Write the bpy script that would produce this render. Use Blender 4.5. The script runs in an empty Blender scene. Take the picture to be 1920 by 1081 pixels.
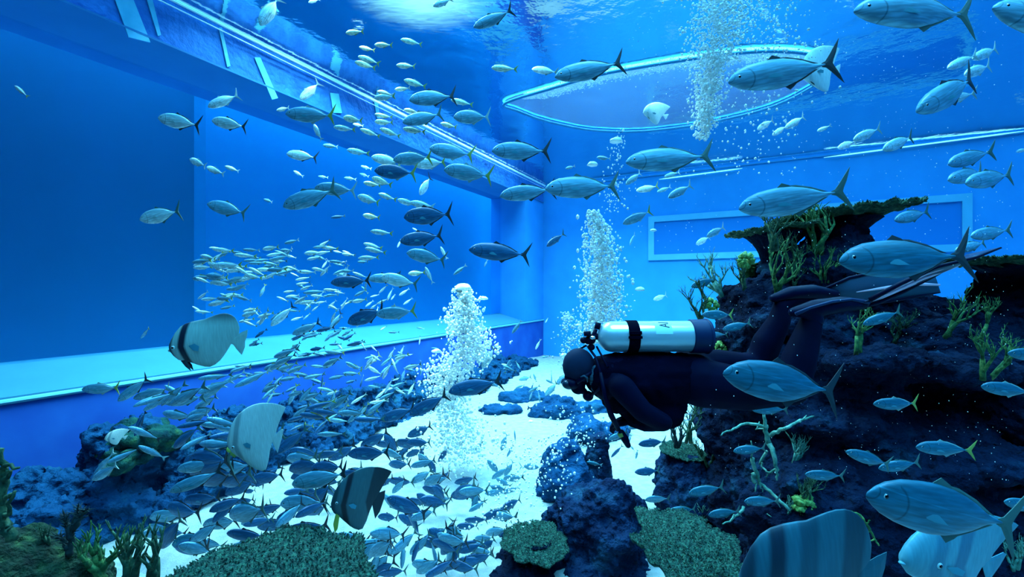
import bpy, bmesh, math, random
from mathutils import Vector, Matrix, noise
R = random.Random(7)
sc = bpy.context.scene
COL = sc.collection
F = 837.0                       # focal length in pixels of the 1920 x 1081 frame
PI = math.pi

# ------------------------------------------------------------------ camera
cam_data = bpy.data.cameras.new('camera')
cam_data.sensor_width = 36.0
cam_data.lens = F / 1920 * 36
cam_data.clip_start = 0.05
cam_data.clip_end = 200
cam = bpy.data.objects.new('camera', cam_data)
cam.location = (0, 0, 0)
cam.rotation_euler = (PI / 2, 0, 0)
COL.objects.link(cam)
sc.camera = cam

# ------------------------------------------------------------------ world, sun, exposure
sc.view_settings.view_transform = 'Standard'
sc.view_settings.look = 'None'
sc.view_settings.gamma = 1.0
sc.view_settings.use_curve_mapping = False
sc.view_settings.exposure = 0.8
sc.cycles.use_denoising = True
sc.cycles.denoiser = 'OPENIMAGEDENOISE'
sc.cycles.use_adaptive_sampling = True
sc.cycles.adaptive_threshold = 0.02
sc.cycles.max_bounces = 5
sc.cycles.diffuse_bounces = 2
sc.cycles.glossy_bounces = 2
sc.cycles.transmission_bounces = 3
sc.cycles.volume_bounces = 1
sc.cycles.transparent_max_bounces = 10
sc.cycles.caustics_reflective = False
sc.cycles.caustics_refractive = False
sc.cycles.sample_clamp_indirect = 6.0

world = bpy.data.worlds.new('hall_light')
world.use_nodes = True
bg = world.node_tree.nodes['Background']
bg.inputs['Color'].default_value = (0.08, 0.55, 1.0, 1)
bg.inputs['Strength'].default_value = 4.2
sc.world = world

def lamp(name, kind, energy, color, loc, rot, **kw):
    d = bpy.data.lights.new(name, kind)
    d.energy = energy
    d.color = color
    for k, v in kw.items():
        setattr(d, k, v)
    o = bpy.data.objects.new(name, d)
    o.location = loc
    o.rotation_euler = rot
    COL.objects.link(o)
    return o

# daylight falling through the roof onto the pool surface
lamp('roof_daylight', 'SUN', 15.0, (0.46, 0.84, 1.0), (0, 0, 12), (math.radians(10), math.radians(3), 0), angle=math.radians(30))

# unseen area lights added to brighten the water haze above and behind
lamp('haze_fill', 'AREA', 2600, (.34, .80, 1.0), (2.8, 11.5, 5.6), (0, 0, math.radians(-28)), shape='RECTANGLE', size=11, size_y=7)
lamp('haze_fill', 'AREA', 1500, (.40, .85, 1.0), (-2.0, 7.4, 5.4), (0, 0, 0), shape='DISK', size=4.0)

# ------------------------------------------------------------------ place helpers
D1 = Vector((0.469, 0.883, 0.0))          # along the long left wall
N1 = Vector((0.883, -0.469, 0.0))         # from the left wall into the tank
FLOOR, TOP, BACK = -2.9, 4.5, 18.0

def W(t, n, z):
    return D1 * t + N1 * n + Vector((0, 0, z))

def at(px, py, s):
    return Vector((s * (px - 960) / F, s, s * (540.5 - py) / F))

def on_floor(px, py, z=FLOOR):
    s = z * F / (540.5 - py)
    return at(px, py, s)

def on_left(px, py, n=-8.0):
    dx = (px - 960) / F
    return at(px, py, n / (dx * N1.x + N1.y))

def on_back(px, py, b=BACK):
    dx = (px - 960) / F
    return at(px, py, b / (dx * D1.x + D1.y))

# ------------------------------------------------------------------ mesh helpers
def obj(name, bm, mats, parent=None, smooth=False, loc=None):
    me = bpy.data.meshes.new(name)
    bm.normal_update()
    bm.to_mesh(me)
    bm.free()
    for m in (mats if isinstance(mats, (list, tuple)) else [mats]):
        me.materials.append(m)
    if smooth:
        for p in me.polygons:
            p.use_smooth = True
    o = bpy.data.objects.new(name, me)
    if parent is not None:
        o.parent = parent
    if loc is not None:
        o.location = loc
    COL.objects.link(o)
    return o

def empty(name, loc=(0, 0, 0)):
    o = bpy.data.objects.new(name, None)
    o.empty_display_size = 0.1
    o.location = loc
    COL.objects.link(o)
    return o

def tag(o, label=None, cat=None, group=None, kind=None):
    if label: o['label'] = label
    if cat: o['category'] = cat
    if group: o['group'] = group
    if kind: o['kind'] = kind
    return o

def hexa(bm, pts):
    """closed box from 8 points: 4 of one face, then the 4 facing ones"""
    v = [bm.verts.new(p) for p in pts]
    for f in ((0, 3, 2, 1), (4, 5, 6, 7), (0, 1, 5, 4), (1, 2, 6, 5), (2, 3, 7, 6), (3, 0, 4, 7)):
        bm.faces.new([v[i] for i in f])
    return v

def wbox(bm, t0, t1, n0, n1, z0, z1):
    hexa(bm, [W(t0, n0, z0), W(t1, n0, z0), W(t1, n1, z0), W(t0, n1, z0),
              W(t0, n0, z1), W(t1, n0, z1), W(t1, n1, z1), W(t0, n1, z1)])

def tube(bm, pts, rad, seg=8, cap=True):
    """swept tube, rad a number or one per point"""
    n = len(pts)
    rs = rad if isinstance(rad, (list, tuple)) else [rad] * n
    rings = []
    prev = None
    for i, p in enumerate(pts):
        p = Vector(p)
        a = Vector(pts[max(i - 1, 0)]); b = Vector(pts[min(i + 1, n - 1)])
        d = (b - a)
        if d.length < 1e-9: d = Vector((0, 0, 1))
        d.normalize()
        if prev is None:
            u = d.orthogonal().normalized()
        else:
            u = prev - d * prev.dot(d)
            u = u.normalized() if u.length > 1e-6 else d.orthogonal().normalized()
        prev = u
        w = d.cross(u)
        rings.append([bm.verts.new(p + (u * math.cos(2 * PI * k / seg) + w * math.sin(2 * PI * k / seg)) * rs[i]) for k in range(seg)])
    for i in range(n - 1):
        for k in range(seg):
            bm.faces.new((rings[i][k], rings[i][(k + 1) % seg], rings[i + 1][(k + 1) % seg], rings[i + 1][k]))
    if cap:
        bm.faces.new(rings[0][::-1]); bm.faces.new(rings[-1])
    return rings

def plate(bm, outline, th, mat=0, axis='y', off=0.0):
    """flat outline (x, z) given a thickness along y; edges thinner than the middle"""
    from mathutils.geometry import tessellate_polygon
    n = len(outline)
    cx = sum(p[0] for p in outline) / n; cz = sum(p[1] for p in outline) / n
    a = [bm.verts.new((x, off + th * .15, z)) for x, z in outline]
    b = [bm.verts.new((x, off - th * .15, z)) for x, z in outline]
    ins = [(cx + (x - cx) * .62, cz + (z - cz) * .62) for x, z in outline]
    a2 = [bm.verts.new((x, off + th * .5, z)) for x, z in ins]
    b2 = [bm.verts.new((x, off - th * .5, z)) for x, z in ins]
    fs = []
    for i in range(n):
        j = (i + 1) % n
        fs.append(bm.faces.new((a[i], a2[i], a2[j], a[j])))
        fs.append(bm.faces.new((b[j], b2[j], b2[i], b[i])))
        fs.append(bm.faces.new((a[i], a[j], b[j], b[i])))
    for tri in tessellate_polygon([[Vector((x, z, 0)) for x, z in ins]]):
        fs.append(bm.faces.new([a2[k] for k in tri]))
        fs.append(bm.faces.new([b2[k] for k in reversed(tri)]))
    for f in fs: f.material_index = mat
    return fs

# ------------------------------------------------------------------ materials
def mat(name, col=(.5, .5, .5), rough=.6, metal=0.0, spec=.5, emis=None, estr=0.0):
    m = bpy.data.materials.new(name)
    m.use_nodes = True
    b = m.node_tree.nodes['Principled BSDF']
    b.inputs['Base Color'].default_value = (*col, 1)
    b.inputs['Roughness'].default_value = rough
    b.inputs['Metallic'].default_value = metal
    b.inputs['Specular IOR Level'].default_value = spec
    if emis:
        b.inputs['Emission Color'].default_value = (*emis, 1)
        b.inputs['Emission Strength'].default_value = estr
    return m

def nd(m, t, **kw):
    n = m.node_tree.nodes.new(t)
    for k, v in kw.items(): setattr(n, k, v)
    return n

def lk(m, a, b): m.node_tree.links.new(a, b)

def coords(m, kind='Object', scale=(1, 1, 1)):
    tc = nd(m, 'ShaderNodeTexCoord'); mp = nd(m, 'ShaderNodeMapping')
    mp.inputs['Scale'].default_value = scale
    lk(m, tc.outputs[kind], mp.inputs['Vector'])
    return mp.outputs['Vector']

def noisy(name, cols, scale=4, rough=.8, bump=.0, bscale=30, metal=0, detail=6, stops=None, kind='Object', spec=.3, stretch=(1, 1, 1), bdist=.02):
    """base colour mottled between several colours of the thing itself, with a bumpy skin"""
    m = mat(name, cols[0], rough, metal, spec)
    b = m.node_tree.nodes['Principled BSDF']
    v = coords(m, kind, stretch)
    nt = nd(m, 'ShaderNodeTexNoise'); nt.inputs['Scale'].default_value = scale; nt.inputs['Detail'].default_value = detail
    lk(m, v, nt.inputs['Vector'])
    cr = nd(m, 'ShaderNodeValToRGB')
    n = len(cols)
    st = stops or [0.32 + 0.36 * i / max(n - 1, 1) for i in range(n)]
    while len(cr.color_ramp.elements) < n: cr.color_ramp.elements.new(.5)
    for e, c, s in zip(cr.color_ramp.elements, cols, st):
        e.position = s; e.color = (*c, 1)
    lk(m, nt.outputs['Fac'], cr.inputs['Fac']); lk(m, cr.outputs['Color'], b.inputs['Base Color'])
    if bump:
        n2 = nd(m, 'ShaderNodeTexNoise'); n2.inputs['Scale'].default_value = bscale; n2.inputs['Detail'].default_value = 4
        lk(m, v, n2.inputs['Vector'])
        bp = nd(m, 'ShaderNodeBump'); bp.inputs['Strength'].default_value = bump; bp.inputs['Distance'].default_value = bdist
        lk(m, n2.outputs['Fac'], bp.inputs['Height']); lk(m, bp.outputs['Normal'], b.inputs['Normal'])
    return m

# ------------------------------------------------------------------ water body and surface
def water_material():
    m = bpy.data.materials.new('tank_water')
    m.use_nodes = True
    nt = m.node_tree
    nt.nodes.clear()
    out = nt.nodes.new('ShaderNodeOutputMaterial')
    s = nt.nodes.new('ShaderNodeVolumeScatter'); s.inputs['Color'].default_value = (0.016, 0.52, 1.0, 1); s.inputs['Density'].default_value = 0.10; s.inputs['Anisotropy'].default_value = 0.15
    a = nt.nodes.new('ShaderNodeVolumeAbsorption'); a.inputs['Color'].default_value = (0.0, 0.86, 0.97, 1); a.inputs['Density'].default_value = 0.13
    ad = nt.nodes.new('ShaderNodeAddShader')
    nt.links.new(s.outputs[0], ad.inputs[0]); nt.links.new(a.outputs[0], ad.inputs[1]); nt.links.new(ad.outputs[0], out.inputs['Volume'])
    return m

def surface_material():
    m = bpy.data.materials.new('water_surface')
    m.use_nodes = True
    nt = m.node_tree
    nt.nodes.clear()
    out = nt.nodes.new('ShaderNodeOutputMaterial')
    tr = nt.nodes.new('ShaderNodeBsdfTransparent'); tr.inputs['Color'].default_value = (.96, .98, 1, 1)
    gl = nt.nodes.new('ShaderNodeBsdfGlossy'); gl.inputs['Roughness'].default_value = .08
    fr = nt.nodes.new('ShaderNodeFresnel'); fr.inputs['IOR'].default_value = 1.33
    mx = nt.nodes.new('ShaderNodeMixShader')
    tc = nt.nodes.new('ShaderNodeTexCoord')
    n1 = nt.nodes.new('ShaderNodeTexNoise'); n1.inputs['Scale'].default_value = 1.6; n1.inputs['Detail'].default_value = 4
    bp = nt.nodes.new('ShaderNodeBump'); bp.inputs['Strength'].default_value = .22; bp.inputs['Distance'].default_value = .1
    L = nt.links.new
    L(tc.outputs['Object'], n1.inputs['Vector']); L(n1.outputs['Fac'], bp.inputs['Height'])
    L(bp.outputs['Normal'], gl.inputs['Normal']); L(bp.outputs['Normal'], fr.inputs['Normal'])
    L(fr.outputs[0], mx.inputs[0]); L(tr.outputs[0], mx.inputs[1]); L(gl.outputs[0], mx.inputs[2]); L(mx.outputs[0], out.inputs['Surface'])
    return m

bm = bmesh.new(); wbox(bm, -3.05, BACK + .05, -9.3, 10.05, FLOOR - .5, TOP)
tag(obj('water', bm, water_material()), kind='structure')
bm = bmesh.new()
v = [bm.verts.new(W(t, n, TOP - .01)) for t, n in ((-3.05, 10.05), (BACK + .05, 10.05), (BACK + .05, -9.3), (-3.05, -9.3))]
bm.faces.new(v)
tag(obj('water_surface', bm, surface_material()), kind='structure')

# ------------------------------------------------------------------ the tank
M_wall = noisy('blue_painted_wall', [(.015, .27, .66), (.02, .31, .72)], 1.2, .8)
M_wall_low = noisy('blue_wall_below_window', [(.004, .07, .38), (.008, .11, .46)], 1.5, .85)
M_sill = noisy('pale_window_ledge', [(.03, .19, .29), (.035, .21, .32)], 2, .6)
M_rail = mat('pale_steel_rail', (.75, .85, .85), .4, .2)
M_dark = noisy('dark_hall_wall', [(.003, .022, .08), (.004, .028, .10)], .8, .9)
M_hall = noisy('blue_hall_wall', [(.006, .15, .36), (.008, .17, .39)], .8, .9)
M_frame = noisy('blue_window_frame', [(.04, .30, .55), (.05, .33, .60)], 2, .7)
M_rough = noisy('rough_blue_band', [(.006, .11, .42), (.02, .20, .60)], 2.2, .8, .5, 8, bdist=.1)
M_soffit = noisy('window_head', [(.01, .16, .40), (.015, .18, .43)], 1.5, .8)
M_sand = noisy('white_sand', [(.26, .31, .31), (.36, .41, .40)], 9, .95, .6, 60, bdist=.03)

def glass_mat(name, tint, refl=.08, rough=.05):
    m = bpy.data.materials.new(name); m.use_nodes = True
    nt = m.node_tree; nt.nodes.clear()
    out = nt.nodes.new('ShaderNodeOutputMaterial')
    tr = nt.nodes.new('ShaderNodeBsdfTransparent'); tr.inputs['Color'].default_value = (*tint, 1)
    gl = nt.nodes.new('ShaderNodeBsdfGlossy'); gl.inputs['Roughness'].default_value = rough
    mx = nt.nodes.new('ShaderNodeMixShader'); mx.inputs[0].default_value = refl
    nt.links.new(tr.outputs[0], mx.inputs[1]); nt.links.new(gl.outputs[0], mx.inputs[2]); nt.links.new(mx.outputs[0], out.inputs['Surface'])
    return m
M_acrylic = glass_mat('acrylic_pane', (.75, .88, .95), 0.0, .35)

# floor: gently rolling sand
bm = bmesh.new()
NT, NN = 110, 110
grid = []
for i in range(NT + 1):
    row = []
    for j in range(NN + 1):
        t = -3.0 + (BACK + 3.0) * i / NT; n = -8.0 + 18.0 * j / NN
        p = W(t, n, 0)
        h = .10 * noise.noise(Vector((p.x * .45, p.y * .45, 3))) + .03 * noise.noise(Vector((p.x * 1.7, p.y * 1.7, 9)))
        row.append(bm.verts.new((p.x, p.y, FLOOR + h)))
    grid.append(row)
for i in range(NT):
    for j in range(NN):
        bm.faces.new((grid[i][j], grid[i][j + 1], grid[i + 1][j + 1], grid[i + 1][j]))
tag(obj('floor', bm, M_sand, smooth=True), kind='structure')

SILL, HEAD, PANE = -1.36, 3.8, -9.1
# left wall: low wall, sloping ledge, head band above the window, all 0.3 m or more thick
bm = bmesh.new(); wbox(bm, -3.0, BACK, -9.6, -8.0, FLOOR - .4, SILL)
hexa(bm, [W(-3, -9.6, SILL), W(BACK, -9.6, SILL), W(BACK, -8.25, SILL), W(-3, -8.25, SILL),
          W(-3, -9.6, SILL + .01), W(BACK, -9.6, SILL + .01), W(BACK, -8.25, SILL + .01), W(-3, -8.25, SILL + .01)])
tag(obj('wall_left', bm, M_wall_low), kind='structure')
bm = bmesh.new(); wbox(bm, -3.0, BACK, -9.6, -8.0, HEAD, TOP + .6)
tag(obj('wall_left_head', bm, M_rough), kind='structure')
w1 = empty('window_1', W(7, PANE, 1)); tag(w1, kind='structure')
def wpart(name, bm, m, par, **kw):
    o = obj(name, bm, m, par, **kw); o.matrix_parent_inverse = Matrix.Translation(-par.location); return o
bm = bmesh.new()
hexa(bm, [W(-3, -9.2, SILL), W(BACK, -9.2, SILL), W(BACK, -8.03, SILL), W(-3, -8.03, SILL),
          W(-3, -9.2, SILL + .33), W(BACK, -9.2, SILL + .33), W(BACK, -8.03, SILL + .03), W(-3, -8.03, SILL + .03)])
wpart('window_sill', bm, M_sill, w1)
bm = bmesh.new(); tube(bm, [W(-3, -7.99, SILL - .02), W(BACK, -7.99, SILL - .02)], .035, 8)
wpart('sill_edge', bm, mat('pale_blue_edge', (.10, .42, .56), .6), w1)
bm = bmesh.new(); wbox(bm, -3, 16.3, -9.16, PANE, SILL + .3, HEAD + .1)
wpart('pane', bm, M_acrylic, w1)
bm = bmesh.new(); wbox(bm, -3, BACK, -9.6, -7.97, HEAD - .03, HEAD)
wpart('window_head', bm, M_soffit, w1)
bm = bmesh.new(); wbox(bm, 16.2, BACK, -9.6, -8.0, SILL + .03, HEAD - .04)
wpart('window_jamb', bm, M_wall, w1)
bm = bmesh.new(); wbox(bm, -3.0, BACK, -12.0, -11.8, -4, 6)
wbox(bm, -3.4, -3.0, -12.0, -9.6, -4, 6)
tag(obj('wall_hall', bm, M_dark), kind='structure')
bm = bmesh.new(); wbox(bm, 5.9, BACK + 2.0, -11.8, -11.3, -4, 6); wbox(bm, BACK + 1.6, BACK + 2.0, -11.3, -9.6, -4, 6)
tag(obj('wall_hall_blue', bm, M_hall), kind='structure')  # lighter blue section of the hall wall
# handrails at the water line
bm = bmesh.new(); tube(bm, [W(-3, -7.9, 4.465), W(BACK, -7.9, 4.465)], .020, 8)
tag(obj('steel_rail', bm, M_rail), 'thin pale steel rail running along the top of the left wall at the water line', 'rail', 'pair of rails above the long window')
bm = bmesh.new(); tube(bm, [W(-3, -7.9, 4.37), W(BACK, -7.9, 4.37)], .010, 8)
tag(obj('steel_rail', bm, M_rail), 'thinner lower rail of the pair along the top of the left wall', 'rail', 'pair of rails above the long window')

bm = bmesh.new(); wbox(bm, BACK, BACK + .4, -9.6, 10.4, FLOOR - .4, TOP + .6)
tag(obj('wall_back', bm, M_wall), kind='structure')
bm = bmesh.new(); wbox(bm, -3.4, BACK, 10.0, 10.4, FLOOR - .4, TOP + .6)
tag(obj('wall_right', bm, M_wall), kind='structure')
bm = bmesh.new(); wbox(bm, -3.4, -3.0, -9.6, 10.4, FLOOR - .4, TOP + .6)
tag(obj('wall_front', bm, M_dark), kind='structure')

# waterline strip and shallow-framed windows in the back wall
bm = bmesh.new(); wbox(bm, BACK - .03, BACK, -7.9, 10, 4.40, 4.425)
tag(obj('trim_1', bm, M_frame), kind='structure')
def back_window(name, corners, wd):
    """corners: bottom left, bottom right, top right, top left as (n, z) on the back wall"""
    w = empty(name, W(BACK, (corners[0][0] + corners[1][0]) / 2, (corners[0][1] + corners[2][1]) / 2)); tag(w, kind='structure')
    n0, z0 = corners[0]; n1, z1 = corners[2]
    bm = bmesh.new()
    wbox(bm, BACK - .06, BACK, n0, n1, z0, z0 + wd); wbox(bm, BACK - .06, BACK, n0, n1, z1 - wd, z1)
    wbox(bm, BACK - .06, BACK, n0, n0 + wd, z0 + wd, z1 - wd); wbox(bm, BACK - .06, BACK, n1 - wd, n1, z0 + wd, z1 - wd)
    wpart('window_frame', bm, M_backframe, w)
    bm = bmesh.new(); wbox(bm, BACK - .02, BACK, n0 + wd, n1 - wd, z0 + wd, z1 - wd)
    wpart('pane', bm, M_backpane, w)
M_backframe = noisy('pale_blue_window_frame', [(.08, .42, .66), (.10, .46, .70)], 2, .7)
M_backpane = mat('deep_blue_pane', (.01, .20, .58), .6, 0, .1)
def n_of(px, py):
    p = on_back(px, py); return p.dot(N1), p.z
a = n_of(1216, 488); b = n_of(1822, 362)
back_window('window_2', [(a[0], a[1]), (b[0], a[1]), (b[0], b[1]), (a[0], b[1])], .22)

# glowing disc just below the surface, put in for a bright patch of light
lp = empty('light_patch', at(785, -22, 6.4)); tag(lp, 'glowing disc for the patch of light at the water surface, top of the tank', 'light patch')
ml = bpy.data.materials.new('patch_glow'); ml.use_nodes = True; ml.node_tree.nodes.clear()
_o = nd(ml, 'ShaderNodeOutputMaterial'); _t = nd(ml, 'ShaderNodeBsdfTransparent'); _e = nd(ml, 'ShaderNodeEmission'); _x = nd(ml, 'ShaderNodeMixShader')
_e.inputs['Color'].default_value = (.24, .88, 1, 1); _e.inputs['Strength'].default_value = .95
_tc = nd(ml, 'ShaderNodeTexCoord'); _ln = nd(ml, 'ShaderNodeVectorMath', operation='LENGTH'); _mr = nd(ml, 'ShaderNodeMapRange'); _mr.interpolation_type = 'SMOOTHSTEP'
_mr.inputs['From Min'].default_value = 1.2; _mr.inputs['From Max'].default_value = .15
_nz = nd(ml, 'ShaderNodeTexNoise'); _nz.inputs['Scale'].default_value = 2.2; _nz.inputs['Distortion'].default_value = 1.5
_mm = nd(ml, 'ShaderNodeMath', operation='MULTIPLY_ADD'); _mm.inputs[1].default_value = .55
_mp = nd(ml, 'ShaderNodeMapping'); _mp.inputs['Scale'].default_value = (1, 5, 1)
lk(ml, _tc.outputs['Object'], _ln.inputs[0]); lk(ml, _tc.outputs['Object'], _mp.inputs[0]); lk(ml, _mp.outputs[0], _nz.inputs['Vector'])
lk(ml, _nz.outputs['Fac'], _mm.inputs[0]); _sb = nd(ml, 'ShaderNodeMath', operation='SUBTRACT'); lk(ml, _ln.outputs['Value'], _sb.inputs[0]); _sb.inputs[1].default_value = .28
lk(ml, _sb.outputs[0], _mm.inputs[2]); lk(ml, _mm.outputs[0], _mr.inputs['Value'])
lk(ml, _mr.outputs[0], _x.inputs[0]); lk(ml, _t.outputs[0], _x.inputs[1]); lk(ml, _e.outputs[0], _x.inputs[2]); lk(ml, _x.outputs[0], _o.inputs['Surface'])
bm = bmesh.new(); bmesh.ops.create_circle(bm, cap_ends=True, segments=48, radius=1.25)
obj('lens', bm, ml, lp)  # the glowing disc for the patch of light
# unseen slab added above the front left corner to shade the water below
bm = bmesh.new(); wbox(bm, -3.4, 0.9, -12.0, -4.4, 5.0, 5.2)
tag(obj('shade_slab', bm, M_dark), kind='structure')

# thin panels standing in for slanting light reflections on the wall above the window
M_strip = noisy('pale_light_streak', [(.06, .40, .62), (.10, .50, .72)], 5, .6)
STREAKS = [([(212, -8), (246, -8), (281, 80), (240, 70)], 'broad pale slanting streak of reflected light on the wall above the window, top left'),
          ([(272, -8), (283, -8), (301, 66), (295, 68)], 'thin pale streak of reflected light just right of the broad one above the window'),
          ([(409, 52), (415, 52), (431, 124), (425, 126)], 'very thin pale streak of reflected light between the thin one and the middle one'),
          ([(476, 108), (487, 108), (520, 184), (509, 187)], 'pale streak of reflected light above the window before the steeply diving fish'),
          ([(618, 174), (634, 176), (640, 212), (624, 212)], 'short wide pale streak of reflected light just under the steel rails'),
          ([(699, 182), (706, 184), (712, 222), (706, 222)], 'small pale streak of reflected light among the upper fusiliers')]
for q, lab in STREAKS:
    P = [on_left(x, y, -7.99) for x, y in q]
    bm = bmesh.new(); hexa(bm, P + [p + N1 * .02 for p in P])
    tag(obj('light_streak', bm, M_strip), lab, 'strip')

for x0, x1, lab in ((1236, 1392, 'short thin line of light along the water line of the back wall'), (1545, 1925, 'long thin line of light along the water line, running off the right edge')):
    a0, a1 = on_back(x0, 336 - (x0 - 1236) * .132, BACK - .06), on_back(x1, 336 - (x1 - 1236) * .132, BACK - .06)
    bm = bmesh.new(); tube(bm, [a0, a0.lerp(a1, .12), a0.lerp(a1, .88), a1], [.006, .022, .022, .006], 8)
    tag(obj('light_line', bm, mat('glowing_line', (.5, .9, .95), .4, emis=(.22, .75, .9), estr=.55)), lab, 'light')  # glowing tube put in for the bright water line

# ------------------------------------------------------------------ rocks
from mathutils.bvhtree import BVHTree
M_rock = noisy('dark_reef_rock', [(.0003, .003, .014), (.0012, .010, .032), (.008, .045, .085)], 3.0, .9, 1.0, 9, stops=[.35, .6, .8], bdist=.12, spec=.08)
M_rock_far = noisy('hazy_reef_rock', [(.002, .035, .10), (.004, .055, .14), (.012, .09, .15)], 2.2, .95, .9, 7, stops=[.35, .55, .75], bdist=.12, spec=.08)  # haze over the far rocks is put into this blue
M_rock_mid = noisy('hazy_boulder_rock', [(.0006, .007, .028), (.002, .018, .055), (.012, .06, .11)], 3.0, .9, 1.0, 9, stops=[.35, .55, .8], bdist=.12, spec=.08)  # bluer rock colour with the haze over the boulders mixed in
M_moss = noisy('mossy_rock', [(.002, .010, .006), (.010, .035, .016), (.05, .10, .03)], 14, .95, 1.0, 40, stops=[.35, .55, .75], bdist=.04)
ROCK_TREES = []

def lump(bm, c, r, seed, amp=.28, freq=1.3, sub=4):
    g = bmesh.ops.create_icosphere(bm, subdivisions=sub, radius=1.0)
    c = Vector(c); so = Vector((seed * 7.3, seed * 3.1, seed * 5.7))
    for v in g['verts']:
        d = v.co.normalized()
        p = Vector((d.x * r[0], d.y * r[1], d.z * r[2]))
        q = p * freq + so
        h = noise.fractal(q, .9, 2.1, 5) * amp + (abs(noise.noise(q * 1.9)) - .25) * amp * .8
        v.co = c + p * (1 + h * .9) + d * h * .12
    return g['verts']

def bake(o, *mods):
    """apply modifiers by reading the evaluated mesh back"""
    for typ, kw in mods:
        m = o.modifiers.new(typ.lower(), typ)
        for k, v in kw.items(): setattr(m, k, v)
    dg = bpy.context.evaluated_depsgraph_get()
    me = bpy.data.meshes.new_from_object(o.evaluated_get(dg))
    old = o.data
    for i, mt in enumerate(old.materials):
        if i >= len(me.materials): me.materials.append(mt)
    o.modifiers.clear(); o.data = me
    bpy.data.meshes.remove(old)
    return o

def roughen(o, amp, freq, seed=0):
    me = o.data
    nv = len(me.vertices)
    co = [0.0] * (nv * 3); no = [0.0] * (nv * 3)
    me.vertices.foreach_get('co', co); me.vertices.foreach_get('normal', no)
    for i in range(0, nv * 3, 3):
        h = noise.fractal(Vector((co[i] * freq + seed, co[i + 1] * freq, co[i + 2] * freq)), .8, 2.2, 4) * amp
        co[i] += no[i] * h; co[i + 1] += no[i + 1] * h; co[i + 2] += no[i + 2] * h
    me.vertices.foreach_set('co', co)
    me.update()

def rock(lumps, label, mt, seed=1, voxel=None, group=None, amp=.28, freq=1.3, rough=.03, sub=4, cat='rock', lv=1):
    bm = bmesh.new()
    for i, (c, r) in enumerate(lumps): lump(bm, c, r, seed + i, amp, freq, sub)
    o = obj('reef_rock', bm, mt, smooth=True)
    if voxel:
        bake(o, ('REMESH', dict(mode='VOXEL', voxel_size=voxel)), ('SUBSURF', dict(levels=lv, render_levels=lv)))
        roughen(o, rough * 2.6, 2.3, seed); roughen(o, rough * 1.5, 6.5, seed + 4); roughen(o, rough * .6, 17, seed + 8)
        for p in o.data.polygons: p.use_smooth = True
    tag(o, label, cat, group)
    ROCK_TREES.append(BVHTree.FromPolygons([v.co.copy() for v in o.data.vertices], [tuple(p.vertices) for p in o.data.polygons]))
    return o

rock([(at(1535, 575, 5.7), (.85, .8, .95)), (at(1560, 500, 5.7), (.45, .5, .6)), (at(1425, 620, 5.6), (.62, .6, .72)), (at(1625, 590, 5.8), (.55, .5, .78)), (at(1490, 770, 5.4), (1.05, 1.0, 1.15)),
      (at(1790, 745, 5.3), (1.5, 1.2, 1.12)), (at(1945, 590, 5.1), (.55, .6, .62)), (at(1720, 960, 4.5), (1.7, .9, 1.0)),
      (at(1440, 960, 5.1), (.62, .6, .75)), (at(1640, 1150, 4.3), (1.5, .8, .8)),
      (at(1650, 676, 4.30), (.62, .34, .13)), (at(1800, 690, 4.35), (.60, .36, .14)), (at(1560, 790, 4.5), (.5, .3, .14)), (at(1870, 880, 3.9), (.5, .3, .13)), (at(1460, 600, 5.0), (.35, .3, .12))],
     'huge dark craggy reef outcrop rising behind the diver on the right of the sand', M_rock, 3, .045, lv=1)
rock([(at(1292, 905, 5.8), (.42, .5, .46)), (at(1310, 1000, 5.6), (.5, .5, .5))],
     'rounded dark boulder beside the white sand gap, under the small flat coral', M_rock_mid, 21, .04)
rock([(at(1130, 1045, 5.0), (.60, .6, .80)), (at(1150, 975, 5.0), (.34, .4, .38)), (at(1110, 1130, 4.9), (.8, .6, .6))],
     'big blunt dark boulder at the bottom centre, left of the ruffled plate coral', M_rock_mid, 31, .035)
rock([(at(1124, 870, 6.3), (.17, .2, .52)), (at(1110, 960, 6.2), (.3, .3, .5))],
     'narrow upright rock spire standing against the bright sand below the diver', M_rock_mid, 41, .05, amp=.16, rough=.02)
rock([(at(1062, 925, 6.4), (.46, .5, .62)), (at(1080, 880, 6.5), (.25, .3, .35))],
     'dark knobbly rock under the bubbles, left of the rock spire', M_rock_far, 47, .06)
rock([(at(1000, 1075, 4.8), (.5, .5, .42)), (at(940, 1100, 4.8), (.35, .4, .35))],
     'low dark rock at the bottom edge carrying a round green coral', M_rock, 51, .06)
# low outcrops lying on the far sand
for i, (px, py, s, r, lab) in enumerate([
        (975, 748, None, (.55, .4, .22), 'low dark rock lying on the far sand left of the diver head'),
        (930, 772, None, (.42, .35, .14), 'small flat rock on the far sand beside the rising bubble cloud'),
        (1050, 775, None, (.85, .5, .30), 'long low rock on the sand just below the diver head'),
        (1105, 815, None, (.5, .5, .28), 'low rock under the hose end of the diver')]):
    c = on_floor(px, py); c.z += .05
    rock([(c, r), (c + Vector((r[0] * .8, .1, -.02)), (r[0] * .6, r[1] * .7, r[2] * .7))], lab, M_rock_far, 60 + i * 3, .08, amp=.4, freq=2)
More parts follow.
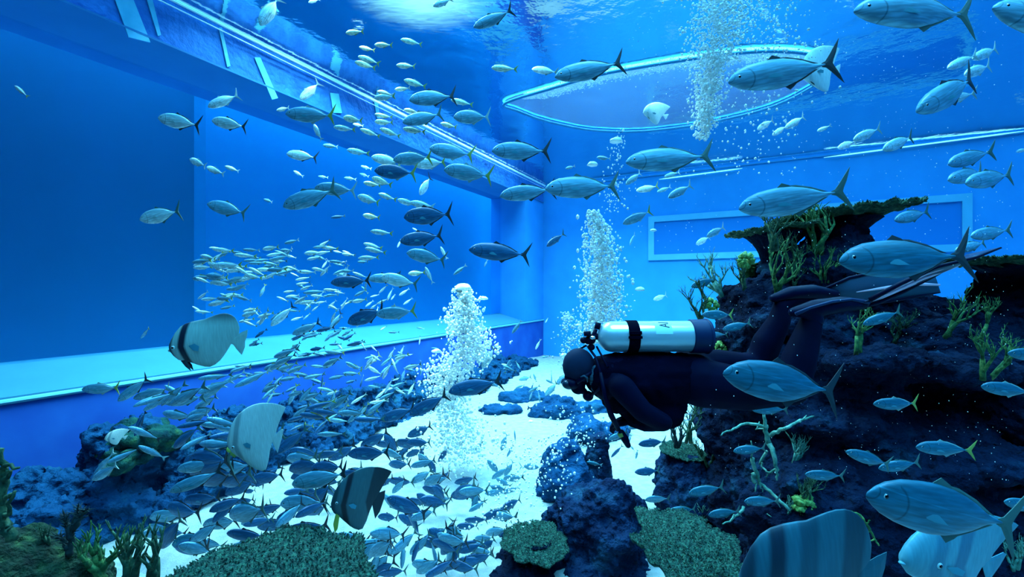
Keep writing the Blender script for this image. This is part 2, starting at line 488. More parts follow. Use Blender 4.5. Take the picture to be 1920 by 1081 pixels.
# the reef slope along the foot of the left wall
LEFT = [(1.2, -7.2, .75, .95), (2.7, -7.25, .72, 1.0), (4.2, -7.25, .70, .85), (5.6, -7.3, .68, .8), (7.0, -7.35, .65, .75), (8.4, -7.35, .62, .72),
        (9.8, -7.4, .62, .62), (11.2, -7.4, .62, .55), (12.8, -7.45, .6, .45), (14.3, -7.5, .55, .38)]
WHERE = ['nearest the left edge', 'carrying a dull green coral mound', 'behind the yellow-snouted fish', 'under the first bend of the shoal', 'below the middle of the pale ledge',
         'where the shoal is thickest', 'beside the upper end of the sand', 'left of the rising bubble cloud', 'behind the bubble cloud', 'lowest, near the tank corner']
for i, (t, n, r, h) in enumerate(LEFT):
    c = W(t, n, FLOOR + .05)
    rock([(c, (r * .95, r * 1.05, h)), (c + D1 * .7 + N1 * .18, (r * .8, r * .8, h * .6)), (c - D1 * .25 + N1 * .35, (r * .55, r * .6, h * .4))],
         'reef rock along the foot of the left wall, ' + WHERE[i], M_rock_far, 80 + 4 * i, .06, 'reef rocks along the left wall', amp=.4, freq=1.7, rough=.05)
bm = bmesh.new(); c = W(2.9, -6.75, FLOOR + .95)
for i_ in range(7): lump(bm, c + Vector((R.uniform(-.4, .4), R.uniform(-.3, .3), R.uniform(-.12, .08))), (.22, .22, .13), 200 + i_, .5, 4, 4)
M_mound = noisy('dull_green_coral', [(.002, .03, .04), (.008, .07, .06), (.04, .13, .05)], 8, .9, .8, 40, stops=[.35, .55, .75], bdist=.03, spec=.1)
tag(obj('coral_mound', bm, M_mound, smooth=True), 'dull green coral mound on top of the reef rocks at the far left', 'coral')
# foreground reef under the camera, bottom left
rock([(at(60, 1150, 2.3), (.30, .3, .36)), (at(-60, 1120, 2.2), (.3, .3, .34)), (at(150, 1230, 2.4), (.36, .4, .3)), (at(60, 1500, 2.4), (.6, .6, .9))],
     'mossy green-black mound in the bottom left corner', M_moss, 130, .06, lv=2, amp=.3, freq=3, rough=.02)
rock([(at(480, 1400, 2.5), (.38, .4, .62)), (at(480, 1700, 2.6), (.6, .5, .8))],
     'dark rock below the big flat green coral at the bottom edge', M_rock, 140, .08)

def on_rock(px, py, back=.03, default=4.5):
    """where the view ray through a pixel meets the rocks, a touch inside them"""
    d = at(px, py, 1.0).normalized()
    best = None
    for t in ROCK_TREES:
        loc, nor, idx, dist = t.ray_cast(Vector((0, 0, 0)), d, 40)
        if loc is not None and (best is None or dist < best): best = dist
    if best is None: return at(px, py, default)
    return d * (best + back)

# ------------------------------------------------------------------ corals
M_green = noisy('green_branch_coral', [(.008, .05, .018), (.035, .13, .035), (.18, .30, .08)], 22, .8, .6, 90, stops=[.3, .52, .72], bdist=.01)
M_olive = noisy('olive_branch_coral', [(.006, .03, .018), (.02, .07, .035), (.11, .18, .08)], 25, .85, .5, 90, stops=[.3, .5, .75], bdist=.01)
M_teal = noisy('pale_staghorn_coral', [(.02, .09, .07), (.06, .20, .15), (.22, .40, .30)], 20, .8, .5, 80, stops=[.3, .5, .75], bdist=.01)
M_plate = noisy('green_plate_coral', [(.002, .020, .018), (.006, .065, .050), (.04, .18, .11)], 40, .9, 1.2, 70, stops=[.3, .5, .75], bdist=.03)
M_plate_far = noisy('dark_plate_coral', [(.006, .03, .02), (.03, .09, .045), (.12, .20, .08)], 22, .9, .9, 60, stops=[.3, .5, .75], bdist=.03)
M_bubble = noisy('yellow_green_coral', [(.05, .17, .03), (.20, .38, .10)], 14, .6, .3, 60, bdist=.01)
M_black = noisy('black_feather_coral', [(.006, .015, .02), (.02, .05, .05)], 14, .9)

def grow(bm, p, d, ln, r, depth, rng, spread=.6, up=.25, kids=(2, 3), seg=5, shrink=.72):
    pts = [p.copy()]; rs = [r]
    q = p.copy(); dd = d.normalized()
    n = 3
    for i in range(n):
        dd = (dd + Vector((rng.uniform(-1, 1), rng.uniform(-1, 1), rng.uniform(-1, 1))) * .16 + Vector((0, 0, up * .12))).normalized()
        q = q + dd * ln / n
        pts.append(q.copy()); rs.append(r * (1 - .32 * (i + 1) / n))
    if depth == 0: rs[-1] = r * .35
    tube(bm, pts, rs, seg)
    if depth > 0:
        for k in range(rng.randint(*kids)):
            i = rng.choice((1, 2, 3)) if k else 3
            nd_ = (dd + Vector((rng.uniform(-1, 1), rng.uniform(-1, 1), rng.uniform(-.5, 1))) * spread + Vector((0, 0, up))).normalized()
            grow(bm, pts[i], nd_, ln * shrink * rng.uniform(.8, 1.15), rs[i] * .78, depth - 1, rng, spread, up, kids, seg, shrink)

def branch_coral(px, py, height, label, m, depth=3, seed=0, lean=(0, 0, 1), spread=.75, r=None, stems=2, s=None, name='branching_coral', up=.25, kids=(2, 3)):
    rng = random.Random(seed * 31 + 5)
    p = at(px, py, s) if s else on_rock(px, py, .02)
    H = height * p.y / F                     # height given in pixels at that distance
    bm = bmesh.new()
    for k in range(stems):
        d = Vector(lean) + Vector((rng.uniform(-.5, .5), rng.uniform(-.6, .2), 0)) * (.8 if stems > 1 else .2)
        grow(bm, p * 0 + Vector((rng.uniform(-.1, .1) * H, 0, 0)), d, H * .42, r or H * .075, depth, rng, spread, up, kids)
    o = obj(name, bm, m, smooth=True, loc=p)
    return tag(o, label, 'coral')

def plate_coral(c, r, label, m, tilt=(0, 0), th=.035, stalk=.3, seed=0, frill=.12, notch=None, srad=.2, rise=.12):
    rng = random.Random(seed)
    root = empty('plate_coral', c)
    tag(root, label, 'coral')
    so = seed * 3.7
    bm = bmesh.new()
    A, Q = 96, 22
    rot = Matrix.Rotation(tilt[0], 3, 'Y') @ Matrix.Rotation(tilt[1], 3, 'X')
    top = []
    for q in range(Q + 1):
        ring = []
        for a in range(A):
            th_ = 2 * PI * a / A
            edge = 1 + frill * noise.noise(Vector((math.cos(th_) * 2.2, math.sin(th_) * 2.2, so))) * 2 + frill * .35 * noise.noise(Vector((math.cos(th_) * 9, math.sin(th_) * 9, so)))
            if notch is not None:
                dd = abs((th_ - notch + PI) % (2 * PI) - PI)
                edge *= 1 - .45 * math.exp(-(dd / .22) ** 2)
            rr = r * edge * q / Q
            x, y = rr * math.cos(th_), rr * math.sin(th_)
            z = rise * r * (q / Q) ** 2 + .02 * r * noise.noise(Vector((x * 9 / r, y * 9 / r, so))) * 3 + .035 * r * noise.noise(Vector((x * 28 / r, y * 28 / r, so)))
            ring.append((x, y, z))
        top.append(ring)
    vt = [[bm.verts.new(rot @ Vector(p)) for p in ring] for ring in top[1:]]
    c0 = bm.verts.new(rot @ Vector((0, 0, 0)))
    vb = []
    for q, ring in enumerate(top[1:], 1):
        f = q / Q
        vb.append([bm.verts.new(rot @ Vector((x, y, z - th * r * 2 * (1.15 - f) ** .6 - .004))) for x, y, z in ring])
    cb = bm.verts.new(rot @ Vector((0, 0, -th * r * 2.4)))
    for a in range(A):
        b = (a + 1) % A
        bm.faces.new((c0, vt[0][a], vt[0][b])); bm.faces.new((cb, vb[0][b], vb[0][a]))
        for q in range(Q - 1):
            bm.faces.new((vt[q][a], vt[q + 1][a], vt[q + 1][b], vt[q][b]))
            bm.faces.new((vb[q][b], vb[q + 1][b], vb[q + 1][a], vb[q][a]))
        bm.faces.new((vt[-1][a], vb[-1][a], vb[-1][b], vt[-1][b]))
    # knobbly polyps all over the top and along the rim
    vs = []; fs = []
    nub = int(2600 * min(1, r / .5))
    for k in range(nub):
        q_ = math.sqrt(rng.random()); a_ = rng.random() * A
        if k % 4 == 0: q_ = 1.0
        i0 = int(a_) % A; q0 = max(1, min(Q, int(round(q_ * Q))))
        p = Vector(top[q0][i0]).lerp(Vector(top[q0][(i0 + 1) % A]), rng.random())
        up_ = Vector((p.x / r * .55 * (1.8 if q0 == Q else .5), p.y / r * .55 * (1.8 if q0 == Q else .5), 1)).normalized() + Vector((rng.uniform(-.5, .5), rng.uniform(-.5, .5), 0))
        up_.normalize(); hh = rng.uniform(.012, .030) * r ** .5; ww = rng.uniform(.006, .011) * r ** .5
        u = up_.orthogonal().normalized(); w = up_.cross(u)
        base_ = [p + (u * math.cos(t) + w * math.sin(t)) * ww for t in (0, 2.09, 4.19)]
        tip = [p + up_ * hh + (u * math.cos(t) + w * math.sin(t)) * ww * .5 for t in (0, 2.09, 4.19)]
        vv = [bm.verts.new(rot @ x) for x in base_ + tip]
        for i in range(3):
            j = (i + 1) % 3; bm.faces.new((vv[i], vv[j], vv[3 + j], vv[3 + i]))
        bm.faces.new((vv[3], vv[4], vv[5]))
    obj('plate', bm, m, root, smooth=True)
    bm = bmesh.new()
    N = 8
    tube(bm, [rot @ Vector((0, 0, -.07 * r)) + Vector((0, 0, -stalk * i / N)) for i in range(N + 1)],
         [srad * r * (1 + 1.6 * (1 - i / N) ** 3) for i in range(N + 1)], 18)
    obj('stalk', bm, M_rock, root, smooth=True)
    return root

plate_coral(at(1572, 404, 5.75), .80, 'wide flat table coral crowning the rock outcrop, tip pointing right', M_plate_far, tilt=(-.11, .0), stalk=.55, seed=1, frill=.10, srad=.22, rise=.05, th=.04)
plate_coral(at(1452, 432, 5.6), .50, 'smaller dark table coral just below and left of the crowning table coral', M_plate_far, tilt=(-.12, 0), stalk=.5, seed=2, frill=.16, srad=.3, rise=.06, th=.05)
plate_coral(at(1925, 488, 5.1), .78, 'flat table coral at the right edge, level with the diver fins', M_plate_far, tilt=(-.03, .02), stalk=.4, seed=3, srad=.25, rise=.05, th=.04)
plate_coral(at(1281, 846, 5.75), .27, 'small flat green coral on the boulder beside the sand gap', M_plate, tilt=(.05, .1), stalk=.25, seed=4, rise=.04)
plate_coral(at(1290, 1030, 3.7), .46, 'ruffled green plate coral at the bottom, right of the blunt boulder', M_plate, tilt=(.08, .12), stalk=.7, seed=5, frill=.22, notch=5.2, rise=.02, srad=.12)
plate_coral(at(1005, 1008, 4.6), .33, 'small round green coral low on the bottom centre rock', M_plate, tilt=(.05, .15), stalk=.3, seed=6, frill=.14, rise=-.12)
plate_coral(at(492, 1102, 2.4), .56, 'big flat green coral filling the bottom edge under the dark banded fish', M_plate, tilt=(.03, .10), stalk=.55, seed=7, frill=.10, rise=-.06, srad=.3)

BR = [(1352, 560, 92, 'spiky pale green coral on the left shoulder of the outcrop', M_teal, 3, (-.5, 0, 1), 2),
      (1395, 545, 60, 'dark bushy coral behind the yellow-green bubble coral', M_olive, 3, (-.1, 0, 1), 3),
      (1322, 610, 75, 'leggy olive coral lowest on the left shoulder of the outcrop', M_olive, 3, (-.5, 0, 1), 2),
      (1330, 570, 55, 'small olive coral between the two left shoulder corals', M_olive, 2, (-.6, 0, .8), 2),
      (1455, 470, 80, 'dark green antler coral under the smaller table coral', M_olive, 3, (-.1, 0, 1), 3),
      (1476, 520, 75, 'olive coral in the middle of the outcrop top', M_olive, 3, (0, 0, 1), 3),
      (1458, 560, 110, 'bright green finger coral just left of the diver fins', M_green, 3, (0, 0, 1), 2),
      (1530, 480, 105, 'tall green coral standing in front of the crowning table coral', M_green, 3, (-.1, 0, 1), 3),
      (1545, 530, 62, 'thick yellow-tipped coral right of the middle of the outcrop top', M_green, 3, (.1, 0, 1), 3),
      (1490, 545, 50, 'low olive coral between the finger coral and the diver fins', M_olive, 3, (.3, 0, 1), 2),
      (1605, 665, 85, 'upright green coral tuft just below the diver calf', M_green, 3, (0, 0, 1), 2),
      (1680, 645, 60, 'sparse twiggy coral right of the upright green tuft', M_olive, 3, (.1, 0, 1), 3),
      (1768, 635, 88, 'forked bright green coral below the tips of the diver fins', M_green, 3, (0, 0, 1), 2),
      (1840, 635, 75, 'leaning green coral reaching up to the right edge', M_green, 3, (.6, 0, 1), 1),
      (1850, 712, 100, 'tall thick green coral in the dark hollow at the right', M_green, 3, (0, 0, 1), 2),
      (1290, 830, 70, 'twisted green coral at the edge between sand and outcrop', M_olive, 3, (-.1, 0, 1), 2),
      (1312, 780, 45, 'knobbly green coral just below the diver thigh', M_olive, 2, (-.4, 0, 1), 2),
      (1395, 790, 35, 'short brown-green coral under the diver thigh', M_olive, 3, (0, 0, 1), 3),
      (1330, 875, 55, 'bushy dark algae coral on the flank of the outcrop', M_olive, 3, (0, 0, 1), 3),
      (1485, 870, 55, 'fan of short stubby coral fingers beside the long staghorn', M_teal, 2, (.3, 0, 1), 4),
      (1510, 950, 60, 'bushy green-brown coral above the big striped fish', M_olive, 3, (0, 0, 1), 4),
      (1320, 985, 50, 'pale twigs rising behind the ruffled plate coral', M_teal, 2, (0, 0, 1), 3),
      (1480, 965, 40, 'bare pale twigs between the staghorn and the striped fish', M_teal, 2, (.1, 0, 1), 3),
      (1905, 1070, 60, 'pale stubby coral in the bottom right corner', M_teal, 2, (0, 0, 1), 4)]
for i, (px, py, h, lab, m, dep, lean, st) in enumerate(BR):
    branch_coral(px, py, h, lab, m, dep + 1, i + 1, lean, .85, h * on_rock(px, py).y / F * .055, st)
branch_coral(1268, 838, 60, 'small dark leafless coral standing on the small flat coral', M_black, 3, 60, (0, 0, 1), .7, None, 2, s=5.7)
branch_coral(1582, 392, 30, 'tiny green sprig standing on the crowning table coral', M_green, 2, 61, (.1, 0, 1), .35, None, 1, s=5.7)
# yellow-green bubble corals
for k, (px, py, rr, lab) in enumerate([(1402, 505, 19, 'bright yellow-green bubble coral on the left shoulder of the outcrop'),
                                       (1398, 488, 15, 'duller bubble coral sitting right on top of the bright one'),
                                       (1334, 572, 14, 'small pale bubble coral low on the left shoulder'),
                                       (1508, 945, 20, 'leafy yellow-green coral just above the big striped fish'),
                                       (1352, 652, 14, 'cream knobbly coral beside the black boot of the cylinder')]):
    p = on_rock(px, py, 0); q = rr * p.y / F
    bm = bmesh.new(); rng = random.Random(k)
    for j in range(34):
        d = Vector((rng.uniform(-1, 1), rng.uniform(-1, .3), rng.uniform(-1, 1))).normalized()
        g = bmesh.ops.create_icosphere(bm, subdivisions=2, radius=q * rng.uniform(.2, .34))
        for v in g['verts']: v.co = v.co + Vector((d.x * q, d.y * q * .8, d.z * q)) * rng.uniform(.5, .95)
    tag(obj('bubble_coral', bm, M_bubble, smooth=True, loc=p), lab, 'coral')

# the long pale staghorn on the outcrop: limbs traced as a wandering skeleton
def limb(bm, pts, r0, r1, rng):
    n = len(pts); out = []
    for i in range(n - 1):
        for k in range(4):
            f = k / 4
            out.append(pts[i].lerp(pts[i + 1], f) + Vector((rng.uniform(-1, 1), rng.uniform(-1, 1), rng.uniform(-1, 1))) * .008)
    out.append(pts[-1])
    tube(bm, out, [r0 + (r1 - r0) * i / (len(out) - 1) for i in range(len(out))], 7)
rng = random.Random(77)
base = 4.1
STAG = [([(1440, 830), (1436, 800), (1432, 775)], .040, .02), ([(1440, 800), (1400, 792), (1375, 803), (1352, 816)], .026, .010), ([(1445, 815), (1470, 802), (1500, 788), (1526, 780)], .03, .012),
        ([(1500, 790), (1512, 778)], .014, .007), ([(1440, 800), (1418, 806), (1424, 790)], .014, .008), ([(1440, 828), (1452, 855), (1456, 880), (1457, 900)], .04, .014),
        ([(1456, 880), (1440, 886), (1430, 876), (1428, 866)], .016, .012), ([(1440, 886), (1436, 896)], .01, .006), ([(1425, 868), (1438, 845)], .02, .02),
        ([(1410, 858), (1418, 885), (1425, 905), (1450, 925), (1480, 955)], .030, .022), ([(1412, 885), (1416, 905)], .034, .03), ([(1418, 905), (1416, 922)], .016, .008),
        ([(1425, 905), (1430, 922)], .014, .007), ([(1395, 950), (1378, 968), (1355, 982)], .024, .009), ([(1378, 966), (1372, 976)], .014, .008), ([(1400, 945), (1420, 935)], .02, .02),
        ([(1430, 955), (1434, 968), (1420, 978)], .018, .008), ([(1432, 960), (1446, 968)], .01, .006), ([(1410, 858), (1408, 826)], .014, .008), ([(1432, 775), (1426, 768)], .016, .008)]
bm = bmesh.new()
for pts, r0, r1 in STAG:
    limb(bm, [at(x, y, base + .12 * math.sin(x * .05) + rng.uniform(-.03, .03)) - at(1440, 860, base) for x, y in pts], r0 * .62, r1 * .62, rng)
tag(obj('staghorn_coral', bm, M_teal, smooth=True, loc=at(1440, 860, base)), 'long sprawling pale staghorn coral on the face of the outcrop below the diver', 'coral')
# arching sea whip, bottom right
bm = bmesh.new()
wp = [at(x, y, 3.4) - at(1600, 970, 3.4) for x, y in ((1590, 958), (1612, 965), (1630, 990), (1640, 1010), (1648, 1022))]
limb(bm, wp, .012, .006, rng)
for i, (x, y, x2, y2) in enumerate(((1600, 960, 1606, 978), (1612, 965, 1608, 985), (1622, 978, 1632, 975), (1632, 995, 1612, 1000), (1640, 1010, 1618, 1018), (1618, 1018, 1628, 1024))):
    limb(bm, [at(x, y, 3.4) - at(1600, 970, 3.4), at(x2, y2, 3.38) - at(1600, 970, 3.4)], .006, .003, rng)
tag(obj('sea_whip', bm, M_green, smooth=True, loc=at(1600, 970, 3.4)), 'thin arching green sea whip between the two large striped fish', 'coral')

# bottom left corner growth
rng = random.Random(5)
bm = bmesh.new(); o0 = at(12, 1010, 2.1)
limb(bm, [at(x, y, 2.1) - o0 for x, y in ((20, 1015), (6, 975), (3, 930), (5, 880), (2, 840))], .024, .012, rng)
for a, b, c in (((6, 970), (14, 962), (28, 920)), ((5, 880), (14, 872), (36, 876)), ((5, 905), (16, 890), (14, 880)), ((6, 975), (16, 985), (10, 1000)), ((4, 900), (-6, 880), (-8, 850)), ((8, 935), (20, 930), (24, 925))):
    limb(bm, [at(*a, 2.1) - o0, at(*b, 2.08) - o0, at(*c, 2.06) - o0], .012, .006, rng)
tag(obj('tube_coral', bm, M_olive, smooth=True, loc=o0), 'tall gnarled coral stem with stubby arms at the far left edge', 'coral')
bm = bmesh.new(); o0 = at(132, 1035, 2.3)
for a, b, c in (((128, 1040), (136, 1000), (148, 945)), ((130, 1030), (120, 1010), (106, 1005)), ((134, 1010), (124, 985), (122, 965)), ((138, 990), (152, 965), (164, 955))):
    pts = [at(*a, 2.3) - o0, at(*b, 2.3) - o0, at(*c, 2.3) - o0]
    limb(bm, pts, .018, .004, rng)
    for k in range(46):
        f = .15 + .85 * k / 46
        p = (pts[0].lerp(pts[1], f * 2) if f < .5 else pts[1].lerp(pts[2], f * 2 - 1))
        tube(bm, [p, p + Vector((rng.uniform(-1, 1), rng.uniform(-.7, .7), rng.uniform(0, 1))).normalized() * rng.uniform(.02, .045)], [.004, .001], 4)
tag(obj('feather_coral', bm, M_black, smooth=True, loc=o0), 'black feathery coral bush on the mossy mound, bottom left', 'coral')
for i, (px, py, h, lab, lean) in enumerate([(185, 1085, 105, 'green staghorn tangle just right of the black feathery coral', (.2, 0, 1)),
                                            (240, 1095, 120, 'long-fingered green staghorn between mound and flat coral', (.35, 0, 1)),
                                            (290, 1090, 110, 'staghorn with a notched upright finger touching the flat coral', (.25, 0, 1)),
                                            (90, 1020, 40, 'small tufts of green coral on top of the mossy mound', (0, 0, 1))]):
    branch_coral(px, py, h, lab, M_olive if i else M_green, 3, 90 + i, lean, .55, None, 3, s=2.3)

# ------------------------------------------------------------------ fish
def fish_skin(name, back, flank, belly, line=None, metal=.25, rough=.42, zr=.14):
    m = mat(name, flank, rough, metal, .5)
    b = m.node_tree.nodes['Principled BSDF']
    tc = nd(m, 'ShaderNodeTexCoord'); sx = nd(m, 'ShaderNodeSeparateXYZ'); lk(m, tc.outputs['Object'], sx.inputs[0])
    nt = nd(m, 'ShaderNodeTexNoise'); nt.inputs['Scale'].default_value = 9; lk(m, tc.outputs['Object'], nt.inputs['Vector'])
    ad = nd(m, 'ShaderNodeMath', operation='MULTIPLY_ADD'); lk(m, nt.outputs['Fac'], ad.inputs[0]); ad.inputs[1].default_value = .03; lk(m, sx.outputs['Z'], ad.inputs[2])
    mr = nd(m, 'ShaderNodeMapRange'); mr.inputs['From Min'].default_value = -zr; mr.inputs['From Max'].default_value = zr
    lk(m, ad.outputs[0], mr.inputs['Value'])
    cr = nd(m, 'ShaderNodeValToRGB'); e = cr.color_ramp.elements
    e[0].position = .12; e[0].color = (*belly, 1); e[1].position = .95; e[1].color = (*back, 1)
    k = e.new(.42); k.color = (*flank, 1)
    k = e.new(.66); k.color = (*[f * .8 + g * .2 for f, g in zip(flank, back)], 1)
    lk(m, mr.outputs[0], cr.inputs['Fac'])
    # raised pale lateral line
    c2 = nd(m, 'ShaderNodeMath', operation='MULTIPLY_ADD'); lk(m, sx.outputs['X'], c2.inputs[0]); c2.inputs[1].default_value = .09; lk(m, sx.outputs['Z'], c2.inputs[2])
    c3 = nd(m, 'ShaderNodeMath', operation='SUBTRACT'); lk(m, c2.outputs[0], c3.inputs[0]); c3.inputs[1].default_value = .022
    c4 = nd(m, 'ShaderNodeMath', operation='ABSOLUTE'); lk(m, c3.outputs[0], c4.inputs[0])
    c5 = nd(m, 'ShaderNodeMath', operation='LESS_THAN'); lk(m, c4.outputs[0], c5.inputs[0]); c5.inputs[1].default_value = .0035
    mx = nd(m, 'ShaderNodeMixRGB'); lk(m, c5.outputs[0], mx.inputs['Fac']); lk(m, cr.outputs['Color'], mx.inputs['Color1'])
    mx.inputs['Color2'].default_value = (*(line or [min(1, f * 1.25) for f in flank]), 1)
    # silvery streaks along the flank
    tc2 = coords(m, 'Object', (4, 4, 38)); n2 = nd(m, 'ShaderNodeTexNoise'); n2.inputs['Scale'].default_value = 1.6; lk(m, tc2, n2.inputs['Vector'])
    r2 = nd(m, 'ShaderNodeMapRange'); r2.inputs['From Min'].default_value = .35; r2.inputs['From Max'].default_value = .70; r2.inputs['To Min'].default_value = .72; r2.inputs['To Max'].default_value = 1.35; lk(m, n2.outputs['Fac'], r2.inputs['Value'])
    m2 = nd(m, 'ShaderNodeVectorMath', operation='SCALE'); lk(m, mx.outputs[0], m2.inputs[0]); lk(m, r2.outputs[0], m2.inputs['Scale'])
    # gill cover edge: an arc round a point in the cheek; mouth: a short slit at the snout
    def arc(cx, cz, rad, wd, xlo, src):
        ax_ = nd(m, 'ShaderNodeMath', operation='SUBTRACT'); lk(m, sx.outputs['X'], ax_.inputs[0]); ax_.inputs[1].default_value = cx
        az = nd(m, 'ShaderNodeMath', operation='SUBTRACT'); lk(m, sx.outputs['Z'], az.inputs[0]); az.inputs[1].default_value = cz
        cb = nd(m, 'ShaderNodeCombineXYZ'); lk(m, ax_.outputs[0], cb.inputs[0]); lk(m, az.outputs[0], cb.inputs[1])
        ln = nd(m, 'ShaderNodeVectorMath', operation='LENGTH'); lk(m, cb.outputs[0], ln.inputs[0])
        d = nd(m, 'ShaderNodeMath', operation='SUBTRACT'); lk(m, ln.outputs['Value'], d.inputs[0]); d.inputs[1].default_value = rad
        e_ = nd(m, 'ShaderNodeMath', operation='ABSOLUTE'); lk(m, d.outputs[0], e_.inputs[0])
        g_ = nd(m, 'ShaderNodeMapRange'); g_.inputs['From Min'].default_value = wd; g_.inputs['From Max'].default_value = 0; g_.inputs['To Max'].default_value = .65; lk(m, e_.outputs[0], g_.inputs['Value'])
        h_ = nd(m, 'ShaderNodeMath', operation='GREATER_THAN'); lk(m, sx.outputs['X'], h_.inputs[0]); h_.inputs[1].default_value = xlo
        k_ = nd(m, 'ShaderNodeMath', operation='MULTIPLY'); lk(m, g_.outputs[0], k_.inputs[0]); lk(m, h_.outputs[0], k_.inputs[1])
        mm = nd(m, 'ShaderNodeMixRGB'); lk(m, k_.outputs[0], mm.inputs['Fac']); lk(m, src, mm.inputs['Color1']); mm.inputs['Color2'].default_value = (*[f * .25 for f in back], 1)
        return mm.outputs[0]
    c = arc(-.39, -.005, .105, .010, -.335, m2.outputs[0])
    c = arc(-.492, .045, .052, .006, -.51, c)
    lk(m, c, b.inputs['Base Color'])
    return m

SKIN = {'p': fish_skin('pale_silver_skin', (.22, .44, .50), (.58, .74, .74), (.70, .80, .78)),
        'm': fish_skin('grey_silver_skin', (.04, .19, .28), (.14, .36, .46), (.15, .36, .46)),
        'd': fish_skin('dark_blue_grey_skin', (.004, .05, .12), (.014, .12, .25), (.016, .13, .26)),
        't': fish_skin('teal_silver_skin', (.004, .10, .15), (.008, .15, .22), (.010, .16, .24)),
        'y': fish_skin('yellow_white_skin', (.52, .60, .34), (.92, .92, .68), (.90, .92, .80))}
FIN = {'q': mat('soft_teal_fin', (.04, .26, .33), .6), 'k': mat('dark_fin', (.010, .022, .03), .6), 'y': mat('yellow_green_fin', (.28, .34, .06), .6), 'p': mat('pale_fin', (.30, .44, .42), .6), 'g': mat('green_grey_fin', (.05, .13, .11), .6)}
M_eye = mat('fish_eye_rim', (.42, .60, .58), .3); M_pupil = mat('fish_pupil', (.004, .006, .01), .15)

PROF = {'T': [(0, 0, 0, .0), (.010, .022, -.016, .010), (.045, .056, -.042, .024), (.10, .090, -.072, .037), (.19, .118, -.100, .048), (.29, .128, -.118, .054), (.40, .132, -.130, .056),
              (.50, .122, -.122, .051), (.59, .099, -.099, .042), (.67, .070, -.070, .031), (.74, .034, -.034, .018), (.79, .016, -.016, .010), (.83, .010, -.010, .007), (.86, .010, -.010, .006), (.875, .0, 0, .0)],
        'S': [(0, 0, 0, 0), (.012, .012, -.012, .008), (.05, .040, -.034, .022), (.11, .062, -.056, .036), (.20, .082, -.080, .047), (.31, .090, -.094, .051), (.43, .084, -.092, .048),
              (.54, .068, -.076, .040), (.64, .048, -.054, .028), (.73, .028, -.032, .018), (.80, .016, -.018, .010), (.85, .012, -.012, .007), (.87, 0, 0, 0)]}

def body_rings(bm, prof, seg, matid=0, p=1.0, fine=2):
    rows = []
    for i in range(len(prof) - 1):
        for k in range(fine):
            f = k / fine
            rows.append([prof[i][j] * (1 - f) + prof[i + 1][j] * f for j in range(4)])
    rows.append(list(prof[-1]))
    rings = []
    first = bm.verts.new((rows[0][0] - .5, 0, (rows[0][1] + rows[0][2]) / 2))
    for x, zt, zb, w in rows[1:-1]:
        mid, h = (zt + zb) / 2, (zt - zb) / 2
        ring = []
        for k in range(seg):
            a = 2 * PI * k / seg
            sz = math.sin(a); sy = math.cos(a)
            ring.append(bm.verts.new((x - .5, w * math.copysign(abs(sy) ** p, sy), mid + h * sz)))
        rings.append(ring)
    last = bm.verts.new((rows[-1][0] - .5, 0, (rows[-1][1] + rows[-1][2]) / 2))
    for k in range(seg):
        j = (k + 1) % seg
        bm.faces.new((first, rings[0][j], rings[0][k])); bm.faces.new((last, rings[-1][k], rings[-1][j]))
        for i in range(len(rings) - 1):
            bm.faces.new((rings[i][k], rings[i][j], rings[i + 1][j], rings[i + 1][k]))
    for f in bm.faces: f.material_index = matid; f.smooth = True

TAIL_T = [(.325, .016), (.36, .028), (.405, .080), (.455, .145), (.50, .200), (.478, .135), (.43, .045), (.412, -.004), (.425, -.045), (.462, -.125), (.485, -.185), (.44, -.130), (.40, -.075), (.36, -.028), (.325, -.016)]
TAIL_S = [(.335, .012), (.38, .035), (.44, .075), (.50, .105), (.46, .05), (.43, .0), (.46, -.05), (.495, -.10), (.43, -.07), (.38, -.035), (.335, -.012)]
DORS = [(-.14, .120), (-.08, .165), (-.05, .135), (.04, .128), (.16, .090), (.26, .040), (.30, .022), (.24, .030), (.10, .080), (-.05, .110)]
ANAL = [(-.02, -.115), (.03, -.155), (.06, -.125), (.16, -.085), (.26, -.040), (.30, -.022), (.24, -.028), (.10, -.080)]
PECT = [(-.26, .0), (-.20, .012), (-.10, -.012), (-.04, -.05), (-.12, -.048), (-.22, -.028)]
PELV = [(-.22, -.095), (-.17, -.105), (-.13, -.145), (-.18, -.130)]

def bend_mesh(bm, bend):
    if not bend: return
    for v in bm.verts:
        q = v.co.x + .5
        v.co.y += bend * (q * q * .55 - q * .18)

